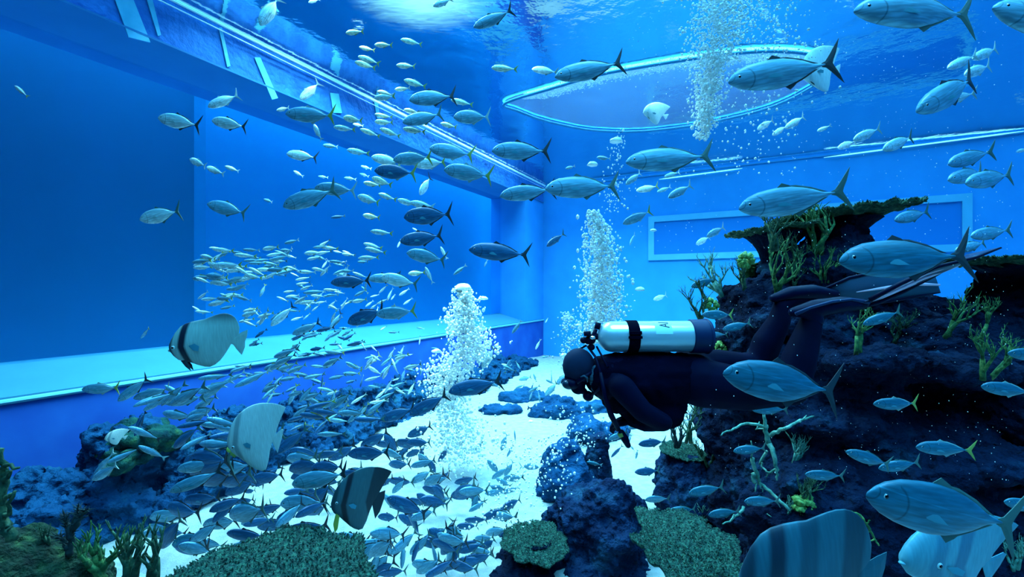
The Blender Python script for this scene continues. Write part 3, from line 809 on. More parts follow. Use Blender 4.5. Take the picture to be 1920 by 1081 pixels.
FISH = {}
def fish_mesh(kind, skin, fin, bend, lod=0):
    """meshes of one fish: list of (name, mesh); the first is the body"""
    key = (kind, skin, fin, round(bend, 2), lod)
    if key in FISH: return FISH[key]
    out = []
    def done(name, bm, mats):
        bend_mesh(bm, bend)
        me = bpy.data.meshes.new(name); bm.normal_update(); bm.to_mesh(me); bm.free()
        for m in mats: me.materials.append(m)
        out.append((name, me))
    tail = TAIL_T if kind == 'T' else TAIL_S
    zf = 1 if kind == 'T' else .72
    sc_ = lambda pts: [(x, z * zf) for x, z in pts]
    if lod:
        bm = bmesh.new(); body_rings(bm, PROF[kind][::1], 8, 0, fine=1)
        plate(bm, tail, .012, 1); plate(bm, sc_(DORS), .008, 1); plate(bm, sc_(ANAL), .008, 1)
        done('fish', bm, [SKIN[skin], FIN[fin]])
    else:
        bm = bmesh.new(); body_rings(bm, PROF[kind], 20, 0); done('fish', bm, [SKIN[skin]])
        bm = bmesh.new(); plate(bm, tail, .014); done('tail_fin', bm, [FIN[fin]])
        bm = bmesh.new(); plate(bm, sc_(DORS), .010); done('dorsal_fin', bm, [FIN[fin if fin != 'y' else 'p']])
        bm = bmesh.new(); plate(bm, sc_(ANAL), .010); done('anal_fin', bm, [FIN[fin if fin != 'y' else 'p']])
        for sgn in (-1, 1):
            bm = bmesh.new(); plate(bm, sc_(PECT), .006, 0, off=0)
            for v in bm.verts: v.co.y = sgn * (.046 * (1 if kind == 'T' else .95) + v.co.y * .4 + (v.co.x + .26) * .06)
            done('pectoral_fin', bm, [FIN['p' if skin in 'py' else 'q']])
        for sgn in (-1, 1):
            bm = bmesh.new()
            g = bmesh.ops.create_uvsphere(bm, u_segments=14, v_segments=8, radius=.020)
            for v in g['verts']: v.co.y *= .5
            for f in bm.faces: f.smooth = True
            n0 = len(bm.verts)
            g = bmesh.ops.create_uvsphere(bm, u_segments=12, v_segments=8, radius=.013)
            for v in g['verts']: v.co.y = v.co.y * .5 + sgn * .0058
            for v in g['verts']:
                for f in v.link_faces: f.material_index = 1; f.smooth = True
            for v in bm.verts: v.co += Vector((-.405, sgn * .026, .022 * zf))
            done('eye', bm, [M_eye, M_pupil])
    FISH[key] = out
    return out

def view_limit(px, py):
    """how far one can see along a pixel before meeting rock, floor or wall (as depth s)"""
    d = at(px, py, 1.0)
    lim = 16.0
    dn = d.dot(N1)
    if dn < 0: lim = min(lim, -7.75 / dn)
    lim = min(lim, (BACK - .5) / max(d.dot(D1), .1))
    if d.z < 0: lim = min(lim, (FLOOR + .22) / d.z)
    if d.z > 0: lim = min(lim, (TOP - .25) / d.z)
    u = d.normalized()
    for t in ROCK_TREES:
        loc, nor, idx, dist = t.ray_cast(Vector((0, 0, 0)), u, 30)
        if loc is not None: lim = min(lim, loc.y - .12)
    return lim

SPECIES = {'T': ('trevally', 'T', .42), 'D': ('trevally', 'T', .42), 'G': ('trevally', 'T', .46), 'g': ('trevally', 'T', .30), 'S': ('fusilier', 'S', .24), 'C': ('fusilier', 'S', .20), 'L': ('slim_trevally', 'S', .32)}  # crowded-shoal fish are trevally-like, drawn with the slimmer body
FISH_RECORDS = []
def fish(hx, hy, tx, ty, kind='T', skin='m', fin='k', yaw=0, zf=1.0, label=None, bend=None, lod=None, group=None, real=None, smax=None):
    name, base, real_ = SPECIES[kind]
    real = real or real_
    Lp = math.hypot(tx - hx, ty - hy)
    cy = math.cos(math.radians(yaw))
    s = F * real * cy / max(Lp, 4)
    lim = min(view_limit((hx + tx) / 2, (hy + ty) / 2), view_limit(hx, hy), view_limit(tx, ty))
    if smax: lim = min(lim, smax)
    if s > lim:
        real *= lim / s; s = lim
    ds = real * math.sin(math.radians(yaw))
    a, b = at(hx, hy, s - ds / 2), at(tx, ty, s + ds / 2)
    X = (b - a); L = X.length; X.normalize()
    Y = Vector((0, 0, 1)).cross(X)
    if Y.length < .15: Y = Vector((0, 1, 0)) - X * X.y
    Y.normalize()
    if Y.y < 0 and abs(X.z) > .9: Y = -Y
    Z = X.cross(Y)
    if bend is None: bend = R.choice((-.22, -.1, 0, .1, .22))
    if lod is None: lod = 0 if Lp > 42 else 1
    parts = fish_mesh(base, skin, fin, bend, lod)
    o = bpy.data.objects.new(name, parts[0][1])
    COL.objects.link(o)
    M = Matrix((X, Y, Z)).transposed().to_4x4()
    roll = Matrix.Rotation(math.radians(R.uniform(-8, 8)), 4, 'X')
    kz = {'T': 1.12, 'D': 1.36, 'G': 1.2, 'g': 1.12}.get(kind, 1.0) * zf
    o.matrix_world = Matrix.Translation((a + b) / 2) @ M @ roll @ Matrix.Diagonal((L, L, L * kz, 1))
    for nm, me in parts[1:]:
        c = bpy.data.objects.new(nm, me); c.parent = o; COL.objects.link(c)
    o['category'] = 'fish'
    if group: o['group'] = group
    if label: o['label'] = label
    FISH_RECORDS.append(dict(o=o, x=(hx + tx) / 2, y=(hy + ty) / 2, L=Lp, skin=skin, fin=fin, kind=kind, label=label, ang=math.degrees(math.atan2(hy - ty, tx - hx))))
    return o

# the large ones, each with words that find it; short name last, used to place its neighbours
BIG = [
 (888, 52, 964, 20, 'T', 'm', 'k', 0, .95, 'single grey trevally with raised dark tail near the top centre, right of the light patch', 'the lone trevally by the light patch'),
 (1040, 145, 1172, 118, 'T', 'm', 'k', 0, .95, 'large grey trevally touching the left end of the oval reflection', 'the trevally at the oval reflection'),
 (1365, 155, 1574, 118, 'G', 'm', 'k', 0, .85, 'long grey trevally whose black tail crosses the distant white batfish', 'the trevally before the white batfish'),
 (1600, 22, 1850, 18, 'G', 'm', 'g', 0, .85, 'very large trevally cut by the top edge, green tail drooping', 'the trevally cut by the top edge'),
 (1860, 15, 2090, 75, 'G', 'm', 'k', 0, .95, 'dark trevally entering at the top right corner, only its head showing', 'the head in the top right corner'),
 (1718, 210, 1846, 138, 'T', 'm', 'k', 20, .75, 'slim trevally diving down-left at the upper right, dark raised tail', 'the slim diving trevally'),
 (1173, 305, 1341, 291, 'T', 'm', 'g', 0, .92, 'large blue-grey trevally with green tail right of the two big cap bubbles', 'the green-tailed large trevally'),
 (1385, 392, 1587, 358, 'G', 'm', 'g', 0, .85, 'large trevally gliding just above the left table coral', 'the trevally above the table coral'),
 (1022, 355, 1166, 345, 'T', 'm', 'g', 0, 1.0, 'trevally with its nose at the tail of another, above the dense bubble column', 'the trevally over the bubble column'),
 (937, 368, 1044, 352, 'T', 'm', 'k', 0, .95, 'dark trevally swimming ahead, its tail touched by the one behind it', 'the trevally followed nose to tail'),
 (922, 283, 1035, 283, 'T', 'm', 'k', 0, 1.05, 'grey trevally with a wide forked tail left of the flat cap bubble', 'the wide-tailed trevally'),
 (879, 468, 997, 478, 'T', 'd', 'k', 0, .95, 'lone dark trevally in open blue water left of the bubble column', 'the lone dark trevally'),
 (832, 318, 926, 331, 'D', 'm', 'y', 0, .9, 'grey trevally with a drooping yellow-green tail in the middle of the shoal', 'the droopy-tailed trevally'),
 (805, 278, 891, 292, 'D', 'm', 'y', 0, .95, 'plump trevally with white-ringed eye and yellow tail above the droopy-tailed one', 'the white-eyed plump trevally'),
 (737, 300, 812, 294, 'D', 'm', 'y', 0, .95, 'rounded grey trevally just left of the white-eyed plump one', 'the rounded grey trevally'),
 (702, 320, 783, 325, 'D', 'd', 'y', 0, .95, 'dark plump trevally with a small bright yellow-green tail', 'the bright yellow-tailed trevally'),
 (775, 309, 838, 303, 'D', 'p', 'y', 0, .95, 'pale trevally half hidden behind the two plump grey ones', 'the pale hidden trevally'),
 (696, 294, 756, 308, 'D', 'p', 'y', 0, .9, 'pale trevally whose rear hides behind the rounded grey one', 'the pale trevally of the middle cluster'),
 (767, 188, 857, 178, 'D', 'm', 'k', 0, .95, 'dark-tailed trevally at the top of the upper cluster', 'the top trevally of the upper cluster'),
 (755, 230, 832, 212, 'D', 'm', 'g', 0, .95, 'tilted trevally just under the dark-tailed one in the upper cluster', 'the tilted trevally'),
 (850, 220, 921, 218, 'D', 'm', 'p', 0, 1.05, 'blunt silvery trevally at the right of the upper cluster', 'the blunt silvery trevally'),
 (535, 213, 633, 219, 'T', 'm', 'y', 0, 1.0, 'silver trevally with a second head behind it, under the slanting rails', 'the silver trevally below the rails'),
 (757, 408, 850, 400, 'D', 'd', 'k', 0, 1.0, 'very dark trevally with a tall black tail fork, lower middle of the shoal', 'the very dark black-tailed trevally'),
 (750, 453, 833, 440, 'D', 'd', 'k', 0, .92, 'dark trevally with a white snout below the very dark one', 'the white-snouted trevally'),
 (762, 474, 838, 488, 'T', 'm', 'g', 0, 1.1, 'trevally heading up-left with a thin drooping tail, lowest of the dark trio', 'the drooping trevally under the dark pair'),
 (531, 388, 632, 352, 'T', 'm', 'g', 0, 1.05, 'trevally nosing down-left with a pale snout and green tail', 'the pale-snouted trevally'),
 (590, 352, 672, 358, 'T', 'm', 'p', 0, 1.0, 'trevally crossed by the green tail of the pale-snouted one', 'the crossed trevally'),
 (262, 412, 341, 394, 'T', 'p', 'g', 0, 1.2, 'bright silver trevally alone against the dark window at the left', 'the bright fish before the dark window'),
 (388, 382, 468, 402, 'T', 'm', 'g', 0, 1.05, 'grey-green trevally above the small-fish shoal, right of the bright one', 'the grey fish above the small shoal'),
 (296, 221, 378, 236, 'T', 'p', 'k', 0, 1.1, 'pale trevally with dark spread tail nearest the upper left', 'the upper left pale trevally'),
 (390, 201, 449, 176, 'T', 'p', 'p', 10, 1.1, 'short white trevally with its tail kicked up, upper left', 'the white fish with a kicked-up tail'),
 (397, 226, 463, 238, 'T', 'p', 'k', 0, 1.1, 'pale trevally with a thin dark tail under the kicked-up one', 'the pale fish with a thin dark tail'),
 (537, 288, 597, 296, 'T', 'p', 'k', 0, 1.1, 'pale trevally by itself under the silver trevally', 'the pale fish by itself'),
 (488, 48, 524, -8, 'T', 'p', 'p', 20, .95, 'pale fish diving steeply at the top left, fins spread', 'the steeply diving pale fish'),
 (997, 130, 1048, 134, 'T', 'p', 'g', 0, 1.05, 'small pale trevally nosing ahead of the one at the oval reflection', 'the small pale fish ahead of the reflection'),
 (563, 187, 600, 155, 'T', 'p', 'p', 20, 1.0, 'pale fish diving down-left onto the silver trevally', 'the pale fish diving at the rails'),
 (787, 365, 808, 330, 'D', 'p', 'k', 40, .8, 'white fish hanging nose down between the two trevally groups', 'the white nose-down fish'),
 (620, 530, 698, 525, 'T', 'd', 'k', 0, 1.0, 'dark trevally low in the shoal, crossed tail, left of a silver pair', 'the low dark trevally'),
 (690, 523, 752, 519, 'T', 'm', 'k', 0, 1.0, 'front fish of the silver pair over the small fish', 'the front fish of the silver pair'),
 (714, 519, 786, 533, 'T', 'p', 'g', 0, 1.1, 'rear fish of the silver pair, glinting white along its back', 'the glinting rear fish'),
 (652, 606, 724, 578, 'T', 'd', 'k', 0, 1.2, 'dark trevally with a raised tail above the pale window ledge', 'the dark trevally above the ledge'),
 (705, 590, 782, 582, 'T', 'm', 'y', 0, 1.05, 'silver trevally tucked behind the dark one above the ledge', 'the silver trevally above the ledge'),
 (508, 611, 553, 570, 'T', 'p', 'k', 25, .9, 'cream fish nosing down over the small-fish shoal', 'the cream nose-down fish'),
 (548, 627, 602, 603, 'T', 'm', 'k', 15, .95, 'grey-green fish nosing down just right of the cream one', 'the grey-green nose-down fish'),
 (617, 619, 642, 583, 'T', 'm', 'k', 30, .8, 'narrow fish nosing down toward the pale ledge', 'the narrow nose-down fish'),
 (841, 735, 945, 712, 'T', 'd', 'k', 0, .95, 'dark trevally with a double-looking black tail crossing the foot of the bubbles', 'the dark trevally at the bubble foot'),
 (768, 778, 842, 737, 'T', 'd', 'k', 0, .95, 'dark trevally nosing down, second in the file below the bubbles', 'the second of the dark file'),
 (712, 788, 782, 762, 'T', 'd', 'k', 0, .95, 'dark trevally third in the file, above the edge of the sand', 'the third of the dark file'),
 (1355, 700, 1592, 738, 'G', 't', 'k', 0, .98, 'large teal trevally passing in front of the diver thigh', 'the teal trevally before the thigh'),
 (1573, 491, 1828, 478, 'G', 't', 'k', 0, .92, 'large pale teal trevally just above the diver fins', 'the teal trevally above the fins'),
 (1623, 928, 1932, 992, 'G', 't', 'g', 0, .98, 'largest teal trevally in front at the lower right, green tail at the edge', 'the largest teal trevally'),
 (1637, 757, 1729, 757, 'g', 't', 'y', 0, .85, 'small teal fish with a yellow tail against the dark hollow', 'the teal fish at the hollow'),
 (1839, 724, 1940, 736, 'g', 't', 'y', 0, .85, 'teal fish reaching the right edge below the thick green coral', 'the teal fish at the right edge'),
 (1889, 662, 1985, 668, 'g', 't', 'y', 0, .85, 'teal fish nosing in at the right edge above the other one', 'the upper edge fish'),
 (1717, 838, 1823, 842, 'g', 't', 'y', 0, .85, 'bright teal fish alone above the largest trevally, tail wide open', 'the bright teal fish'),
 (1585, 846, 1678, 874, 'g', 't', 'g', 0, .8, 'blue fish tipped nose up crossing another, right of the staghorn', 'the nose-up blue fish'),
 (1647, 878, 1730, 866, 'g', 't', 'g', 0, .85, 'blue fish behind the tail of the nose-up one', 'the crossed blue fish'),
 (1509, 889, 1588, 893, 'g', 't', 'g', 0, .85, 'blue fish just right of the stubby coral fan', 'the blue fish by the coral fan'),
 (1375, 846, 1436, 838, 'g', 't', 'g', 0, .95, 'blue fish in front of the staghorn upper limbs', 'the blue fish at the staghorn'),
 (1395, 940, 1463, 938, 'g', 't', 'g', 0, .95, 'blue fish in front of the staghorn lower limb', 'the blue fish at the lower staghorn'),
 (1328, 966, 1388, 955, 'g', 't', 'g', 0, .95, 'blue fish just above the ruffled plate coral at its right', 'the blue fish over the plate coral'),
 (1291, 926, 1358, 910, 'g', 't', 'g', 0, .95, 'blue fish with raised tail before the rounded boulder', 'the blue fish at the boulder'),
 (1255, 957, 1308, 955, 'g', 't', 'g', 0, .95, 'blue fish over the pale twigs behind the plate coral', 'the blue fish at the twigs'),
 (1209, 937, 1257, 932, 'g', 'm', 'g', 0, 1.0, 'blue fish at the foot of the white sand gap', 'the fish at the foot of the gap'),
 (1190, 885, 1240, 882, 'g', 'd', 'g', 0, 1.0, 'dark blue fish in the middle of the white sand gap', 'the lower gap fish'),
 (1197, 833, 1250, 826, 'g', 'd', 'g', 0, 1.0, 'dark blue fish at the top of the white sand gap', 'the upper gap fish'),
 (1146, 857, 1168, 833, 'g', 'd', 'g', 10, .7, 'thin dark fish beside the rock spire over white sand', 'the thin fish at the spire'),
 (1141, 824, 1178, 808, 'g', 'm', 'g', 0, 1.0, 'blue fish half behind the diver gauge', 'the fish behind the gauge'),
 (1178, 803, 1225, 786, 'g', 'm', 'g', 0, .9, 'teal fish directly under the diver chest', 'the fish under the chest'),
 (1410, 768, 1482, 768, 'g', 't', 'g', 0, .85, 'blue fish just under the diver thigh', 'the blue fish under the thigh'),
 (1316, 590, 1377, 590, 'g', 't', 'y', 0, .95, 'teal fish just above and right of the cylinder boot', 'the fish above the boot'),
 (1355, 618, 1410, 604, 'g', 't', 'g', 0, .9, 'teal fish behind the first one by the cylinder boot', 'the second fish by the boot'),
 (1322, 628, 1365, 626, 'g', 'm', 'g', 0, .9, 'blue fish half hidden by the cylinder boot', 'the fish half behind the boot'),
 (1618, 608, 1692, 582, 'g', 't', 'g', 0, .85, 'teal fish nosing down under the diver fins', 'the teal fish under the fins'),
 (1296, 538, 1345, 520, 'g', 't', 'g', 0, 1.0, 'pale fish in front of the olive coral on the left shoulder', 'the fish at the left shoulder'),
 (1168, 420, 1222, 394, 'g', 'm', 'y', 0, .95, 'green-backed fish with a yellow tail right of the bubble column', 'the green-backed fish'),
 (1882, 940, 1965, 955, 'g', 't', 'y', 0, .95, 'bright blue fish cut off by the right edge above the largest trevally tail', 'the cut-off blue fish'),
 (1862, 497, 1905, 498, 'g', 't', 'p', 0, .8, 'small fish just under the table coral at the right edge', 'the fish under the right table coral'),
 (1777, 338, 1856, 318, 'T', 'm', 'g', 25, .75, 'grey fish, middle of the three at the far right', 'the middle one of the far right trio'),
 (1778, 308, 1855, 284, 'T', 'm', 'g', 25, .75, 'grey fish, highest of the three at the far right', 'the highest one of the far right trio'),
 (1810, 344, 1900, 326, 'T', 'm', 'g', 25, .75, 'grey fish, lowest of the three at the far right', 'the lowest one of the far right trio'),
 (1677, 413, 1741, 396, 'T', 'm', 'g', 20, .85, 'grey fish in front of the back window, right of the table coral', 'the fish before the back window'),
 (1820, 443, 1894, 430, 'T', 'm', 'g', 20, .75, 'grey fish at the right end of the back window', 'the fish at the window end'),
 (1790, 470, 1858, 452, 'T', 'm', 'g', 20, .6, 'thin grey fish skimming the tips of the diver fins', 'the fish skimming the fins'),
 (1355+216, 278, 1604, 264, 'T', 'p', 'p', 20, .9, 'pale fish with another at its tail above the long line of light', 'the front fish of the far pair'),
 (1600, 263, 1650, 240, 'T', 'p', 'p', 20, .8, 'pale fish trailing another above the long line of light', 'the rear fish of the far pair'),
 (1655, 281, 1716, 254, 'T', 'p', 'g', 20, .8, 'faint fish touching the long line of light', 'the fish at the line of light'),
 (1777, 128, 1828, 104, 'T', 'p', 'p', 40, .5, 'very thin pale fish, front of a line of two at the upper right', 'the front thin fish'),
 (1823, 111, 1874, 88, 'T', 'p', 'p', 25, .7, 'pale fish behind the very thin one at the upper right', 'the rear thin fish'),
 (1770, 190, 1824, 175, 'T', 'p', 'p', 25, .7, 'pale fish just below the slim diving trevally', 'the pale fish below the slim one'),
 (1808, 141, 1858, 122, 'T', 'p', 'p', 25, .8, 'pale fish behind the raised tail of the slim diving trevally', 'the pale fish behind the slim one'),
 (1448, 254, 1476, 235, 'T', 'p', 'p', 20, .8, 'far pale fish below the large bubble stream, front of two', 'the far front fish'),
 (1472, 241, 1509, 217, 'T', 'p', 'p', 20, .8, 'far pale fish below the large bubble stream, rear of two', 'the far rear fish'),
 (1420, 243, 1451, 224, 'T', 'p', 'p', 20, .9, 'faint round fish at the foot of the large bubble stream', 'the faint round fish'),
 (1193, 358, 1236, 348, 'T', 'p', 'y', 0, 1.0, 'bright little fish under the green-tailed large trevally', 'the bright little fish'),
 (1232, 360, 1258, 350, 'T', 'm', 'p', 0, .9, 'tiny fish behind the bright little one', 'the tiny fish'),
 (1253, 371, 1297, 346, 'T', 'm', 'p', 15, .9, 'faint fish nosing down beneath the thin light line', 'the faint fish under the line'),
 (1245, 332, 1276, 322, 'T', 'm', 'p', 0, .9, 'faint fish just under the belly of the green-tailed large trevally', 'the faint fish under the belly'),
 (1173, 346, 1204, 322, 'T', 'm', 'p', 15, .9, 'faint fish left of the bright little one', 'the faint left fish'),
 (1305, 458, 1332, 443, 'T', 'p', 'p', 15, 1.1, 'front fish of a faint pair inside the back window', 'the front fish in the window'),
 (1325, 444, 1359, 424, 'T', 'm', 'p', 15, 1.0, 'rear fish of a faint pair inside the back window', 'the rear fish in the window'),
 (1025, 462, 1058, 436, 'T', 'd', 'g', 20, .9, 'faint dark fish nosing down left of the bubble column', 'the faint dark fish'),
 (1181, 460, 1188, 438, 'T', 'm', 'p', 40, .8, 'tiny upright fish right of the bubble column', 'the tiny upright fish'),
 (525, 945, 617, 940, 'D', 'm', 'k', 0, 1.0, 'broad teal trevally over the sand, left of the dark batfish', 'the broad sand trevally'),
 (547, 908, 657, 884, 'T', 'm', 'k', 0, 1.0, 'trevally with a pointed tail just left of the dark batfish back', 'the pointed-tail sand trevally'),
 (545, 896, 622, 872, 'D', 'd', 'k', 0, .8, 'dark trevally right above the pointed-tail one', 'the dark one above it'),
 (618, 862, 669, 832, 'T', 'd', 'k', 0, 1.1, 'dark trevally nosing down over the sand above the dark batfish', 'the nose-down sand trevally'),
 (652, 852, 735, 845, 'T', 'd', 'k', 0, 1.1, 'dark trevally with a thick black tail just above the dark batfish', 'the thick-tailed sand trevally'),
 (740, 830, 792, 832, 'D', 'd', 'k', 0, 1.05, 'dark round fish on the bright sand left of the bubble foot', 'the dark round sand fish'),
 (764, 818, 812, 796, 'D', 'd', 'k', 0, .9, 'dark fish overlapping the tail of the dark round one on the sand', 'the overlapping sand fish'),
 (676, 838, 730, 808, 'T', 'd', 'k', 0, 1.1, 'dark fish nosing down on the sand above the thick-tailed one', 'the upper nose-down sand fish'),
 (482, 988, 548, 978, 'T', 'd', 'k', 0, 1.2, 'dark trevally left of another just above the big flat coral', 'the left low sand trevally'),
 (534, 998, 618, 985, 'T', 'd', 'k', 0, 1.15, 'dark trevally just above the big flat coral', 'the low sand trevally'),
 (625, 1006, 694, 1016, 'D', 'm', 'k', 0, .95, 'pale blue fish under the tip of the dark batfish', 'the pale blue sand fish'),
 (725, 933, 803, 966, 'T', 'd', 'k', 0, 1.1, 'dark trevally slanting nose up, right of the dark batfish', 'the nose-up sand trevally'),
 (380, 985, 452, 972, 'D', 'm', 'k', 0, 1.0, 'large teal trevally over the sand above the left end of the flat coral', 'the large teal sand trevally'),
 (322, 1020, 392, 1008, 'D', 't', 'k', 25, 1.5, 'round-bodied teal fish between the staghorns and the flat coral', 'the round-bodied sand fish'),
 (280, 970, 352, 962, 'T', 'm', 'k', 0, 1.1, 'teal trevally at the left of the sand, nose to tail with two others', 'the left teal sand trevally'),
 (345, 938, 418, 930, 'T', 'd', 'k', 0, 1.1, 'dark trevally in the sand, upper left, fin raised on its back', 'the raised-fin sand trevally'),
 (221, 752, 282, 706, 'T', 'm', 'k', 10, .95, 'grey-green trevally nosing down under the pale ledge at the left', 'the nosing fish under the ledge'),
 (153, 730, 228, 726, 'T', 'm', 'y', 0, .9, 'olive trevally with a yellow tail right under the pale ledge', 'the yellow-tailed fish under the ledge'),
 (250, 747, 324, 726, 'T', 'm', 'p', 0, .8, 'slim trevally behind the one nosing down under the ledge', 'the slim fish under the ledge'),
 (308, 756, 388, 742, 'T', 'm', 'g', 0, .85, 'green-grey trevally under the banded batfish tail side', 'the green-grey fish under the banded batfish'),
 (318, 922, 420, 880, 'T', 'm', 'k', 10, .85, 'trevally with a long dark tail over the upper edge of the sand at left', 'the long-tailed fish over the sand edge'),
]
for b in BIG:
    hx, hy, tx, ty, kd, sk, fn, yw, zf, lab, short = b
    sm = None
    o = fish(hx, hy, tx, ty, kd, sk, fn, yw, zf, lab, lod=0)
    FISH_RECORDS[-1]['short'] = short

# smaller ones, positions only; their words are made from what they swim beside
SMALL = [
 (648, 62, 682, 58, 'S', 'y', 'y'), (751, 74, 792, 82, 'S', 'y', 'y'), (702, 84, 736, 84, 'S', 'y', 'y'), (673, 88, 704, 95, 'S', 'y', 'y'), (671, 106, 712, 118, 'S', 'y', 'y'),
 (665, 116, 705, 127, 'S', 'y', 'y'), (743, 122, 780, 125, 'S', 'y', 'y'), (921, 127, 971, 129, 'S', 'y', 'y'), (757, 150, 800, 162, 'S', 'y', 'y'), (740, 168, 770, 165, 'S', 'y', 'p'),
 (707, 171, 738, 178, 'S', 'y', 'p'), (701, 184, 742, 180, 'S', 'p', 'y'), (845, 187, 888, 196, 'S', 'y', 'y'), (518, 207, 544, 202, 'S', 'p', 'p'), (757, 205, 787, 211, 'S', 'y', 'p'),
 (702, 214, 737, 220, 'S', 'y', 'y'), (702, 228, 738, 230, 'S', 'y', 'y'), (643, 220, 681, 227, 'S', 'y', 'y'), (625, 238, 667, 243, 'S', 'p', 'y'), (661, 232, 682, 236, 'S', 'p', 'p'),
 (675, 242, 713, 255, 'S', 'y', 'y'), (712, 241, 751, 255, 'S', 'y', 'y'), (755, 241, 799, 248, 'S', 'y', 'y'), (826, 231, 858, 239, 'S', 'y', 'y'), (588, 233, 603, 263, 'S', 'p', 'p'),
 (605, 272, 634, 275, 'S', 'm', 'p'), (650, 281, 694, 288, 'S', 'p', 'y'), (697, 333, 735, 347, 'S', 'y', 'y'), (681, 342, 716, 348, 'S', 'y', 'y'), (670, 367, 714, 381, 'S', 'p', 'y'),
 (709, 363, 743, 374, 'S', 'p', 'y'), (745, 374, 784, 385, 'S', 'p', 'y'), (768, 379, 816, 388, 'S', 'p', 'p'), (680, 403, 713, 408, 'S', 'y', 'y'), (694, 433, 738, 438, 'S', 'p', 'y'),
 (681, 456, 718, 466, 'S', 'p', 'y'), (684, 465, 725, 474, 'S', 'p', 'y'), (671, 484, 711, 482, 'S', 'p', 'y'), (765, 513, 798, 510, 'S', 'y', 'y'), (773, 427, 786, 434, 'S', 'p', 'p'),
 (550, 320, 569, 331, 'S', 'p', 'p'), (676, 311, 697, 317, 'S', 'm', 'p'), (596, 330, 616, 333, 'S', 'm', 'p'), (645, 333, 668, 336, 'S', 'm', 'p'), (674, 325, 692, 331, 'S', 'm', 'p'),
 (494, 373, 512, 379, 'S', 'm', 'p'), (620, 408, 648, 404, 'S', 'd', 'g'), (355, 298, 388, 312, 'S', 'p', 'p'), (387, 313, 420, 326, 'S', 'p', 'p'), (421, 311, 450, 322, 'S', 'p', 'p'),
 (27, 160, 52, 181, 'S', 'p', 'y'), (264, 634, 281, 614, 'S', 'p', 'y'), (812, 12, 848, -2, 'S', 'p', 'p'), (578, 5, 600, -2, 'S', 'p', 'p'), (398, 467, 440, 470, 'S', 'p', 'y'),
 (438, 477, 481, 480, 'S', 'p', 'y'), (362, 502, 400, 500, 'S', 'p', 'y'), (398, 497, 457, 496, 'S', 'p', 'y'), (422, 508, 460, 504, 'S', 'p', 'y'), (388, 520, 432, 520, 'S', 'p', 'y'),
 (393, 529, 438, 533, 'S', 'p', 'y'), (446, 525, 482, 518, 'S', 'p', 'y'), (570, 475, 604, 472, 'S', 'p', 'y'), (602, 463, 635, 466, 'S', 'p', 'y'), (533, 456, 562, 449, 'S', 'm', 'p'),
 (480, 505, 518, 505, 'S', 'p', 'y'), (528, 503, 555, 498, 'S', 'm', 'p'), (556, 509, 594, 510, 'S', 'p', 'p'), (420, 554, 456, 552, 'S', 'p', 'y'), (390, 572, 430, 562, 'S', 'p', 'y'),
 (455, 584, 484, 577, 'S', 'p', 'y'), (483, 595, 514, 586, 'S', 'p', 'y'), (560, 569, 594, 562, 'S', 'p', 'y'), (568, 549, 612, 545, 'S', 'm', 'p'), (535, 557, 562, 553, 'S', 'p', 'p'),
 (826, 462, 838, 486, 'S', 'p', 'p'), (850, 515, 875, 496, 'S', 'm', 'p'), (797, 500, 812, 532, 'S', 'p', 'p'), (745, 464, 752, 448, 'S', 'p', 'p'), (733, 562, 741, 551, 'S', 'p', 'p'),
 (748, 554, 768, 540, 'S', 'p', 'p'), (756, 571, 774, 558, 'S', 'p', 'p'), (660, 566, 690, 560, 'S', 'p', 'y'), (685, 575, 700, 563, 'S', 'p', 'p'), (1119, 295, 1146, 297, 'S', 'm', 'p'),
 (1060, 316, 1078, 311, 'S', 'm', 'p'), (905, 690, 927, 648, 'T', 'p', 'g'), (687, 683, 714, 664, 'T', 'p', 'y'), (740, 674, 768, 662, 'S', 'p', 'y'), (650, 683, 680, 690, 'S', 'p', 'y'),
 (1022, 742, 1046, 716, 'T', 'm', 'g'), (1044, 720, 1066, 698, 'T', 'm', 'g'), (973, 712, 997, 706, 'T', 'm', 'g'), (1000, 700, 1006, 716, 'S', 'm', 'g'), (996, 730, 1000, 718, 'S', 'd', 'g'),
 (940, 682, 958, 686, 'S', 'p', 'p'), (1004, 655, 1014, 635, 'S', 'p', 'p'), (1022, 605, 1028, 595, 'S', 'p', 'p'), (1182, 835, 1190, 845, 'S', 'm', 'g'), (1192, 860, 1196, 842, 'S', 'm', 'g'),
 (1178, 830, 1184, 815, 'S', 'm', 'g'), (1100, 865, 1130, 872, 'S', 't', 'p'), (1225, 562, 1252, 552, 'T', 'p', 'p'), (960, 625, 978, 600, 'S', 'm', 'p'), (908, 500, 914, 486, 'S', 'm', 'p'),
 (1532, 246, 1558, 235, 'S', 'p', 'p'), (1905, 285, 1928, 278, 'T', 'p', 'p'), (728, 900, 778, 905, 'T', 'd', 'g'), (802, 908, 838, 918, 'T', 'd', 'k'), (852, 905, 895, 895, 'T', 'd', 'k'),
 (845, 930, 900, 920, 'T', 'd', 'k'), (708, 968, 748, 970, 'D', 'd', 'k'), (690, 1018, 722, 1008, 'T', 'm', 'g'), (440, 945, 478, 935, 'D', 'd', 'k'), (458, 922, 480, 918, 'D', 'd', 'k')]
for r in SMALL:
    fish(*r[:4], r[4], r[5], r[6], R.choice((0, 0, 10, -10)) if r[4] != 'S' else R.uniform(-15, 15), R.uniform(.9, 1.1) * (1.5 if r[4] == 'S' and (r[5] == 'y' or r[1] < 400) else 1.15), lod=0 if math.hypot(r[2] - r[0], r[3] - r[1]) > 36 else 1)

